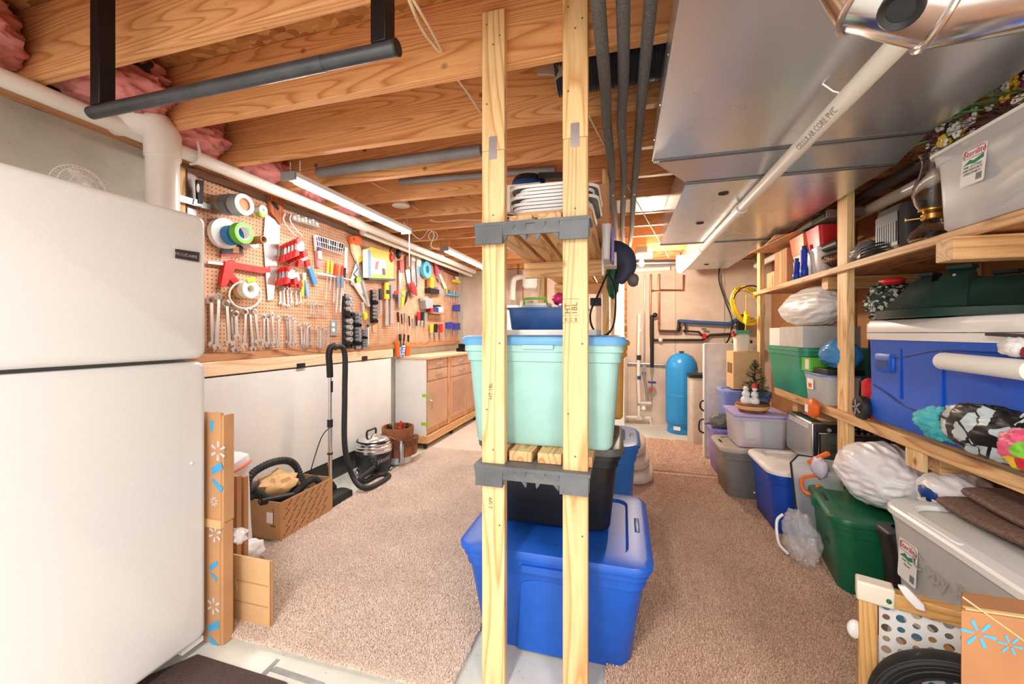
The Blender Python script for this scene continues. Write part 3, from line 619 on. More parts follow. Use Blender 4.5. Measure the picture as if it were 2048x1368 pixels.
w0 = V((-2.27,2.68,0)); hp = [at(657,690,X=-2.27)]
wx, wy = -2.27, at(660,800,X=-2.27).y
yo = at(672,800,X=-2.2).y
hose = spl([(wx+.03,wy+.01,1.215),(wx+.06,wy+.05,1.225),(wx+.07,wy+.09,1.15),(wx+.06,wy+.10,.8),(wx+.07,wy+.09,.4),(wx+.10,wy+.15,.14),(-2.06,2.86,.055),(-2.03,3.05,.035),(-2.06,3.22,.034),(-2.15,3.20,.034),(-2.18,3.04,.034),(-2.19,2.98,.07),(-2.18,3.07,.10),(c[0]+.125,c[1]-.178,.122)], 14)
T('vacuum_wand', 'upright chrome vacuum wand with black hose and floor head', 'vacuum wand', [
  ('floor_head', M().rr([(.018,.06,.14,.02),(.06,.06,.14,.02),(.085,.045,.11,.03)], (wx+.1,wy-.06,0), 4).rr([(.02,.05,.05,.02),(.1,.04,.04,.02),(.14,.025,.025,.02)], (wx,wy,0), 4), black),
  ('tube', M().cyl((wx,wy,.12),(wx,wy,.62),.017,n=16), shiny), ('tube', M().cyl((wx,wy,.6),(wx-.0,wy,1.0),.014,n=16), shiny),
  ('collar', M().cyl((wx,wy,.58),(wx,wy,.64),.022,n=16), black), ('collar', M().cyl((wx,wy,.36),(wx,wy,.375),.022,n=16), black), ('switch', M().box(wx+.012,wx+.022,wy-.008,wy+.008,.86,.95), black),
  ('handle', M().tube(spl([(wx,wy,.98),(wx-.0,wy-.005,1.08),(wx,wy-.012,1.16),(wx+.01,wy-.002,1.22),(wx+.04,wy+.02,1.235)],6), .025, 12), black),
  ('cord', M().tube(spl([(wx+.01,wy-.01,.58),(wx-.02,wy-.08,.5),(wx-.05,wy-.18,.2),(wx-.06,wy-.2,.02)],8), .004, 6), black), ('hose', M().tube(hose, .022, 14), rubber)])
# tool bucket with leather apron
c = (-2.235,3.66,0)
bk = [('bucket', M().lathe([(0,.018),(.13,.018),(.135,.03),(.15,.36),(.145,.36),(.13,.04),(0,.04)], c, 32), white),
  ('apron', M().lathe([(.141,.1),(.152,.12),(.158,.3),(.162,.37),(.158,.378),(.146,.375),(.14,.3)], c, 32), brown), ('bail', M().tube([(c[0]+.165*math.cos(t)*.99,c[1]+.17*math.sin(t),.31-.07*math.cos(t)) for t in [-1.5+q*.25 for q in range(13)]], .004, 6), shiny)]
for k, a in enumerate((-1.6,-1.05,-.45,.15,.75)):
    bk.append(('pocket', M().rr([(.1,.026,.045,.012),(.2,.03,.05,.012),(.245,.028,.048,.01)], (.163,0,0), 3).rot(a).mv(c), brown, [('flap', M().rr([(.2,.018,.044,.01),(.262,.022,.046,.01)], (.182,0,0), 3).rot(a).mv(c), plain('leather_dark', C(100,58,34), .6))]))
for k in range(7):
    a = k*.9; bk.append(('tool_handle', M().cyl((c[0]+.07*math.cos(a),c[1]+.07*math.sin(a),.1),(c[0]+.1*math.cos(a),c[1]+.1*math.sin(a),.385+.01*(k%3)),.012), (black,rubber,red,tool)[k%4]))
bk.append(('spray_can', M().lathe([(.0,.06),(.026,.06),(.026,.22),(.018,.24),(.012,.27),(0,.272)], (c[0]+.13,c[1]-.155,0), 14), silver))
T('tool_bucket', 'white bucket wrapped in brown leather tool apron', 'bucket', bk)
# ---------------------------------------------------------------- printed box with black hose
bx = [('carton', M(), card)]
x0,x1,y0,y1,h = -2.47,-2.09,2.05,2.52,.26; t = .006
bx[0][1].box(x0,x1,y0,y1,.016,.022).box(x1-t,x1,y0,y1,.022,h).box(x0,x0+t,y0,y1,.022,h).box(x0+t,x1-t,y0,y0+t,.022,h).box(x0+t,x1-t,y1-t,y1,.022,h)
mks = M(); R = random.Random(4)
for i in range(7):
    for j in range(4):
        y = y0+.04+i*.065+(j%2)*.02; z = .05+j*.055
        if y < y1-.05 and z < h-.03: 
            mks.prism([(x1+.0004,y,z),(x1+.0004,y+.035,z+.03),(x1+.0004,y+.031,z+.035),(x1+.0004,y-.004,z+.005)], (.0004,0,0))
            mks.tube([(x1+.0006,y-.012+.006*math.cos(q*PI/4),z-.01+.006*math.sin(q*PI/4)) for q in range(8)], .0012, 4, True)
ink = plain('brown_ink', C(92,68,52), .7, var=0)
bx[0] = bx[0]+([('printing', mks, ink), ('shipping_label', M().box(-2.2,-2.15,y0-.001,y0-.0002,.12,.19), paper), ('printing', M().box(-2.15,-2.145,y0-.001,y0-.0002,.11,.22).box(-2.17,-2.13,y0-.001,y0-.0002,.1,.108), ink)],)
T('open_carton', 'open brown printed carton holding a black hose', 'box', bx)
H = [(-2.30,2.1,.2),(-2.34,2.02,.3),(-2.33,2.05,.40),(-2.34,2.2,.435),(-2.35,2.36,.41),(-2.36,2.47,.34),(-2.3,2.49,.26),(-2.2,2.45,.27),(-2.16,2.38,.32),(-2.15,2.28,.30),(-2.16,2.18,.255),(-2.2,2.1,.26),(-2.26,2.06,.28),(-2.28,2.02,.33),(-2.3,2.05,.37)]
H = [(-2.31,2.12,.24),(-2.33,2.03,.30),(-2.33,2.05,.41),(-2.34,2.2,.44),(-2.35,2.36,.41),(-2.36,2.46,.33),(-2.3,2.45,.22)]
T('vacuum_hose', 'ribbed black hose arching out of the open carton', 'hose', ('vacuum_hose', M().tube(spl(H,14), .024, 12, ribs=.10), rubber))
H = [(-2.13,2.46,.21),(-2.13,2.40,.285),(-2.13,2.33,.295),(-2.14,2.26,.265),(-2.15,2.18,.235),(-2.19,2.10,.25),(-2.24,2.04,.3),(-2.27,2.01,.34)]
T('vacuum_hose', 'lower ribbed black hose bent across the open carton', 'hose', ('vacuum_hose', M().tube(spl(H,14), .022, 12, ribs=.10), rubber))
T('vacuum_nozzle', 'black tube nozzle at the near edge of open carton', 'nozzle', [('tube', M().cyl((-2.22,2.03,.262),(-2.14,2.2,.24),.022,.026,n=16), black), ('rim', M().tube([(-2.22+.0,2.03+.0,.262)+V((0,0,0)) if False else V((-2.22+.02*math.cos(q*PI/8),2.028,.262+.02*math.sin(q*PI/8))) for q in range(16)], .004, 6, True), rubber)])
T('crumpled_paper', 'crumpled brown packing paper inside the open carton', 'paper', ('crumpled_paper', M().blob((-2.32,2.24,.27),(.1,.14,.085), 3, .5, 3, 18, 12, flat=.8).hard(), cardl))
T('black_cloth', 'black folded fabric stuffed inside the open carton', 'cloth', ('black_cloth', M().blob((-2.24,2.32,.14),(.10,.13,.10), 8, .3, 3), black))
T('hose_attachment', 'grey plastic attachment lying at back of open carton', 'attachment', ('hose_attachment', M().blob((-2.39,2.12,.26),(.05,.07,.08), 9, .2, 2), grey))
# white bag with salmon drawstring
bg_ = M()
secs = []
for i, (z, hx, hy) in enumerate(((.016,.09,.10),(.1,.115,.12),(.25,.11,.115),(.4,.105,.11),(.52,.105,.105),(.58,.11,.11),(.61,.1,.1),(.63,.06,.06))):
    ring = []
    for k in range(36):
        a = k*PI/18; w = 1+.07*noise.noise(V((math.cos(a)*2.2,math.sin(a)*2.2,z*6)))+.04*noise.noise(V((math.cos(a)*6,math.sin(a)*6,z*14)))
        ring.append(V((-2.215+hx*math.cos(a)*w, 1.80+hy*math.sin(a)*w, z+(.012*math.sin(3*a) if i > 4 else 0))))
    secs.append(ring)
T('trash_bag', 'tall white trash bag with salmon drawstring beside cardboard', 'bag', [('bag', M().loft(secs), bagw), ('drawstring', M().tube([p+V(((p.x+2.215)*.03,(p.y-1.8)*.03,-.01)) for p in secs[5]], .008, 6, True), salmon)])
T('plastic_bag', 'small white plastic bag slumped at foot of trash bag', 'bag', ('plastic_bag', M().blob((-2.07,1.80,.075),(.06,.09,.07), 4, .25, 2.4, flat=.85), bagw))
# flattened cartons by the refrigerator
def spark(c, r, plane, th, n=6, w=.22, rot=0, inner=.38):
    out = []
    for k in range(n):
        a = k*2*PI/n+rot; m = M(); pts = []
        for rr2, ww in ((inner*r,-w*.6),(r*.95,-w),(r*1.03,0),(r*.95,w),(inner*r,w*.6)):
            x, y = rr2*math.cos(a)-ww*r*.6*math.sin(a), rr2*math.sin(a)+ww*r*.6*math.cos(a)
            pts.append(plane(c, x, y))
        out.append(m.prism(pts, th))
    return out
pl = lambda c, x, y: V((c[0]+x, c[1], c[2]+y))
yb_ = 1.312; inkb = plain('blue_ink', C(72,168,222), .6, var=.02); inkw = plain('grey_ink_light', C(206,206,214), .6, var=.02)
prn = []
for (px,py,rad,mt,n,rt) in ((436,902,.042,inkw,6,.5),(428,1003,.02,inkw,8,.3),(430,1068,.036,inkw,6,.4),(427,1212,.036,inkw,6,.5)):
    cc = at(px,py,Y=yb_-.0005); prn += [('printed_spark', m, mt) for m in spark(cc, rad, pl, (0,-.0006,0), n, .26, rt)]
for q in (((424,935),(441,924),(446,938),(424,950)),((422,958),(428,958),(446,976),(440,986)),((420,1130),(434,1122),(436,1130),(420,1142)),((420,1146),(424,1146),(434,1156),(432,1164)),((416,1252),(436,1240),(438,1256),(416,1264)),((414,1272),(420,1272),(436,1290),(430,1300)),((420,841),(428,841),(426,862),(421,862))):
    prn.append(('printed_stroke', M().prism([at(px,py,Y=yb_-.0005) for px,py in q], (0,-.0006,0)), inkb))
xs0, xs1 = -1.93, at(446,1100,Y=yb_).x
T('flattened_carton', 'tall flattened brown carton with blue spark print beside refrigerator', 'cardboard', [
    ('panel', M().box(xs0,xs1-.012,yb_,yb_+.012,.53,.995).box(xs1-.012,xs1,yb_+.004,yb_+.05,.53,.985), card, prn), ('panel', M().box(xs0,xs1-.02,yb_+.001,yb_+.013,.004,.525).box(xs1-.02,xs1-.006,yb_+.006,yb_+.05,.004,.52), card), ('fold', M().box(xs0,xs1-.005,yb_-.008,yb_+.01,.505,.54), cardl)])
for i, (xa,xb_,y,z1_,mt,lab) in enumerate(((-2.0,at(462,1100,Y=1.375).x,1.375,.70,cardd,'brown corrugated sheet behind the spark printed carton'),(-2.0,at(474,1100,Y=1.47).x,1.47,.66,card,'second corrugated sheet leaning before the trash bag'),(-2.0,at(486,1100,Y=1.51).x,1.51,.64,card,'third corrugated sheet against the trash bag'))):
    T('corrugated_sheet', lab, 'cardboard', ('corrugated_sheet', M().box(xa,xb_,y,y+.022,.018,z1_).rot(.03*(i-1),(xa,y,0)), mt), 'flattened sheets by the fridge')
yq = 1.435
T('cardboard_sheet', 'low light tan folded cardboard panel standing on carpet edge', 'cardboard', [('sheet', M().box(-1.80,-1.525,yq,yq+.006,.02,.315), cardl), ('sheet', M().box(-1.79,-1.52,yq+.010,yq+.016,.02,.31), card), ('crease', M().box(-1.78,-1.53,yq-.002,yq,.105,.11).box(-1.78,-1.53,yq-.002,yq,.20,.205), card), ('torn_flap', M().prism([at(*p,Y=yq-.003) for p in ((458,1165),(470,1155),(474,1180),(462,1195))], (0,.003,0)), cardl)])
T('plastic_wrap', 'wad of clear plastic wrap stuck on the cardboard sheets', 'plastic wrap', ('plastic_wrap', M().blob((-1.67,1.40,.43),(.045,.03,.03), 6, .5, 4, 14, 8).hard(), clearp))
# ================================================================ tools on the pegboard
def PX(px, py, off=.0): return at(px, py, X=XB+off)
def poly(pts, off=.004, th=.006): return M().prism([PX(a,b,off) for a,b in pts], (th,0,0))
def ell(cx, cy, rx, ry, n=16, a0=0): return [(cx+rx*math.cos(k*2*PI/n+a0), cy+ry*math.sin(k*2*PI/n+a0)) for k in range(n)]
def disc(px, py, r, x0, x1, hole=0, n=22):
    'roll whose axis points out of the board; r in metres'
    p = PX(px, py, x1)
    if hole: return M().lathe([(hole,x0-x1),(r,x0-x1),(r,0),(hole,0),(hole,x0-x1)], p, n, 'x')
    return M().lathe([(r*.97,x0-x1),(r,x0-x1+.002),(r,-.002),(r*.97,0)], p, n, 'x')
def hook(px, py, L=.05, r=.0022): 
    p = PX(px, py, 0); return ('hook', M().tube([p,p+V((L*.8,0,0)),p+V((L,0,.012))], r, 5), shiny)
def stick(p0, p1, r, off=.02, n=8, r1=None): return M().cyl(PX(p0[0],p0[1],off), PX(p1[0],p1[1],off), r, r1, n)
def wrench(p0, p1, off, w=.009, big=1.0):
    a, b = PX(*p0, off), PX(*p1, off); t = (b-a).normalized(); s = V((1,0,0)).cross(t).normalized(); L = (b-a).length; rr2 = w*1.25
    m = M(); ring = [a+(t*math.cos(k*PI/6)+s*math.sin(k*PI/6))*rr2 for k in range(12)]; m.tube(ring, w*.42, 6, True)
    e = b-t*w*1.9
    m.prism([a+t*rr2+s*w*.55, e+s*w*.7, e-s*w*.7, a+t*rr2-s*w*.55], (w*.55,0,0))
    pts = [e+s*w*.7, b-t*w*1.5+s*w*1.5, b-t*w*.5+s*w*1.75, b+t*w*.6+s*w*1.2, b+t*w*.5+s*w*.6, b-t*w*.6+s*w*.55, b-t*w*.8, b-t*w*.6-s*w*.55, b+t*w*.5-s*w*.6, b+t*w*.6-s*w*1.2, b-t*w*.5-s*w*1.75, b-t*w*1.5-s*w*1.5, e-s*w*.7]
    return m.prism(pts, (w*.6,0,0))
big = [((421,600),(424,692)),((436,594),(432,697)),((452,607),(457,690)),((461,609),(469,702)),((471,628),(473,676)),((490,624),(487,694)),((499,623),(505,700)),((509,624),(516,686)),((527,634),(527,690)),((534,633),(536,692)),((543,630),(547,689)),((556,637),(556,694)),((573,634),(576,686)),((579,636),(580,690)),((588,640),(588,690)),((601,652),(604,696)),((610,650),(609,694)),((615,651),(614,692)),((622,654),(622,688)),((634,657),(636,694)),((641,654),(641,696)),((648,656),(647,692)),((656,655),(655,690))]
for i, (a, b) in enumerate(big):
    w = .017-.00035*i
    T('wrench', f'chrome combination wrench, {ORD[i]} from the refrigerator in the bottom row', 'wrench', ('wrench', wrench(a, b, .015+.014*(i%3), w), tool), 'combination wrenches on pegboard')
sm1 = [(560,580,560,608),(567,578,568,610),(574,578,576,613),(581,583,583,607),(591,584,593,609),(600,582,601,606)]
for i, q in enumerate(sm1): T('wrench', f'small wrench below the red clamps, {ORD[i]} from the hand saw', 'wrench', ('wrench', wrench(q[:2], q[2:], .012+.01*(i%2), .009), tool), 'small wrenches on pegboard')
sm2 = [(621,606,621,628),(627,606,627,629),(635,608,636,628),(648,607,648,628)]
T('hook_rail', 'thin wire rail holding four little wrenches on pegboard', 'rail', [('rail', M().tube([PX(612,604,.03),PX(655,606,.03)], .003, 6), shiny), ('bracket', M().tube([PX(613,604,0),PX(613,604,.03)], .003, 5), shiny), ('bracket', M().tube([PX(654,606,0),PX(654,606,.03)], .003, 5), shiny)])
for i, q in enumerate(sm2): T('wrench', f'little wrench hanging from the wire rail, {ORD[i]} from the left', 'wrench', ('wrench', wrench(q[:2], q[2:], .032, .008), tool), 'small wrenches on pegboard')
# framing square, taping knife
T('framing_square', 'steel L shaped framing square at the pegboard corner', 'square', ('framing_square', poly(((374,337),(394,338),(512,382),(509,393),(391,352),(392,432),(374,428)), .003, .004), brushed))
T('taping_knife', 'wide steel taping knife with black handle near refrigerator', 'knife', [('blade', poly(((336,389),(342,384),(440,415),(438,425),(338,397)), .05, .004), brushed), ('handle', poly(((390,360),(403,362),(401,408),(392,408)), .046, .02), black, [('sticker', poly(ell(396,376,3,9), .067, .001), paper)]), ('ferrule', poly(((386,398),(404,402),(400,414),(384,408)), .048, .014), shiny)])
# tape rolls
T('tape_roll', 'brown packing tape roll at back of the upper peg', 'tape', ('tape_roll', disc(452,408,.06,.02,.08,.03), plain('tan_tape', C(150,128,104), .3)), 'tape rolls on pegs')
T('tape_roll', 'dark grey duct tape roll second on the upper peg', 'tape', ('tape_roll', disc(466,409,.066,.085,.14,.035), plain('dgrey_tape', C(112,112,116), .35)), 'tape rolls on pegs')
T('tape_roll', 'silver duct tape roll with orange core on upper peg', 'tape', [('tape', disc(489,409,.068,.145,.215,.04), plain('silver_tape', C(168,176,180), .35)), ('face', disc(490,409,.066,.212,.2165,.04), paper), ('core', disc(489,409,.04,.15,.205,.0), orange)], 'tape rolls on pegs')
T('tape_roll', 'small white roll with green band by the hand saw', 'tape', [('tape', disc(527,420,.034,.02,.10,.01), white), ('band', disc(526,425,.033,.05,.09,.012), lime)], 'tape rolls on pegs')
T('tape_roll', 'big white roll behind the blue tape on lower peg', 'tape', ('tape_roll', disc(452,467,.098,.01,.045,.04), white), 'tape rolls on pegs')
T('tape_roll', 'blue painter tape roll behind the green tape', 'tape', ('tape_roll', disc(471,470,.064,.05,.10,.042), plain('blue_tape', C(48,132,200), .5)), 'tape rolls on pegs')
T('tape_roll', 'bright green painter tape roll at front of lower peg', 'tape', [('tape', disc(489,466,.068,.11,.16,.046), tape_g), ('core', disc(489,466,.047,.112,.158,.042), paper)], 'tape rolls on pegs')
T('tape_roll', 'white roll with tan cardboard tube right of green tape', 'tape', [('tape', disc(508,484,.042,.015,.09,.02), white), ('tube', disc(528,479,.026,.02,.2,.02), cardd)], 'tape rolls on pegs')
T('blister_pack', 'black and white packaged item hanging under tape rolls', 'package', [('card', poly(((432,470),(440,466),(442,516),(484,514),(487,500),(446,484)), .006, .004), paper), ('window', poly(((440,484),(484,492),(486,512),(442,512)), .012, .006), black), ('picture', poly(((466,492),(478,494),(478,506),(466,505)), .0185, .001), cardl), ('stripe', poly(((442,508),(486,509),(486,513),(442,513)), .0185, .001), red)])
# red stand/clamp
T('bar_clamp', 'red cast bar clamp hanging beside the wrenches', 'clamp', [('jaw', poly(((444,524),(462,520),(466,532),(452,560),(446,574),(435,572)), .01, .03), red), ('arm', poly(((460,524),(530,536),(536,532),(537,545),(520,547),(458,536)), .014, .02), red), ('foot', poly(((450,540),(460,544),(474,562),(466,570),(452,556)), .012, .02), red), ('bar', poly(((413,522),(446,526),(446,531),(413,527)), .02, .012), brushed)])
T('paint_can_ring', 'coil of cream tubing with thick tape roll hanging low', 'tubing', [('coil', M().tube([PX(490+32*math.cos(t*PI/12),590+27*math.sin(t*PI/12),.03+.0006*t) for t in range(72)], .006, 6), ivory), ('roll', disc(502,578,.062,.05,.1,.026), ivory), ('roll', disc(490,580,.06,.01,.045,.03), cardl), ('twist_tie', poly(((492,557),(508,554),(512,562),(496,566)), .105, .003), lime)])
# hand saw
T('hand_saw', 'large hand saw with worn orange wooden handle hanging vertically', 'saw', [('blade', poly(((530,428),(560,446),(556,500),(546,598),(535,602),(526,480)), .012, .004), brushed), ('handle', poly(((534,386),(542,388),(546,394),(556,400),(563,402),(562,414),(562,444),(556,450),(546,436),(536,424),(534,404),(536,396)), .006, .022), wood('saw_handle', C(206,118,68), C(150,72,36), 'z', 8, knots=False), [('grip_hole', poly(((543,402),(552,406),(558,416),(556,422),(548,414),(543,408)), .0285, .001), black)])])
# spring clamps
def clamp(px, py, s, off, ori=1):
    pr_ = lambda q, o, th: M().prism([PX(px+a*s*ori, py+b*s, o) for a, b in q], (th,0,0))
    return [('body', pr_(((-6,-9),(0,-12),(6,-9),(7,4),(3,6),(-3,6),(-7,4)), off, .02), tool), ('handle', pr_(((-8,-14),(-3,-18),(0,-12),(-6,-6)), off-.002, .026), red), ('handle', pr_(((-9,3),(-3,5),(-3,13),(-11,16)), off-.002, .026), red), ('handle', pr_(((3,5),(9,3),(12,14),(5,17)), off-.002, .026), red)]
for i, (px, py, off) in enumerate(((570,508,.02),(576,505,.055),(583,502,.09),(590,499,.125),(597,496,.16),(603,515,.05))):
    T('spring_clamp', f'red spring clamp in the upper bunch, {ORD[i]} from the saw blade', 'clamp', clamp(px, py, 1.15, off), 'red spring clamps')
for i, (px, py, off) in enumerate(((564,554,.02),(571,552,.05),(579,551,.085),(588,557,.03))):
    T('spring_clamp', f'red spring clamp in the lower bunch, {ORD[i]} from the saw blade', 'clamp', clamp(px, py, 1.1, off), 'red spring clamps')
for i, x in enumerate((570,583)):
    T('wire_hook', ('left','right')[i]+' curved white wire hook above the red clamps', 'hook', ('wire_hook', M().tube(spl([PX(x,430,.0),PX(x,428,.07),PX(x-3,440,.08),PX(x+8,458,.06),PX(x+22,472,.04)],6), .0045, 6), white), 'white wire hooks')
# rack of spray tips/bottles
P = [('rail', M().tube([PX(582,444,.05),PX(636,458,.05)], .003, 6), shiny), ('rail', M().tube([PX(582,438,.08),PX(636,452,.08)], .003, 6), shiny)]
T('wire_shelf', 'short wire shelf holding small jars', 'shelf', P)
for i in range(7):
    p = PX(588+7.5*i, 441+2.1*i, .065); mt = (grey,white,shiny,white,grey,white,shiny)[i]
    T('small_jar', f'small lidded jar on the wire shelf, {ORD[i]} from left', 'jar', [('jar', M().lathe([(.016,0),(.018,.004),(.018,.035),(.012,.042)], p-V((0,0,.003)), 12), plain('jar%d'%i, C(200,200,196), .2, var=.05)), ('lid', M().lathe([(.015,.042),(.015,.052),(0,.053)], p-V((0,0,.003)), 12), mt)], 'jars on wire shelf')
# wire basket
def basket(name, lab, q, dep, rows, cols, mt=white):
    (x0,y0),(x1,y1),(x2,y2),(x3,y3) = q; m = M()
    for k in range(cols+1):
        t = k/cols; a = (x0+(x1-x0)*t, y0+(y1-y0)*t); b = (x3+(x2-x3)*t, y3+(y2-y3)*t)
        m.tube([PX(*a,0.004), PX(*b,0.004), PX(*b,dep), PX(*a,dep)], .0018, 4)
    r = M()
    for k in range(rows+1):
        t = k/rows; a = (x0+(x3-x0)*t, y0+(y3-y0)*t); b = (x1+(x2-x1)*t, y1+(y2-y1)*t); r.tube([PX(*a,.004),PX(*a,dep),PX(*b,dep),PX(*b,.004)], .0028, 5)
    m.join(r); return T(name, lab, 'basket', (name, m, mt))
basket('wire_basket', 'white wire basket filled with black clips on pegboard', ((630,470),(688,488),(684,508),(634,492)), .09, 2, 12)
for i in range(8): T('binder_clip', f'black clip in the white wire basket, {ORD[i]} from left', 'clip', ('binder_clip', M().prism([PX(639+5.6*i+a, 483+1.7*i+b, .03) for a, b in ((-2,-8),(2,-7),(3,7),(-3,6))], (.045,0,0)), (black,black,grey)[i%3]), 'clips in wire basket')
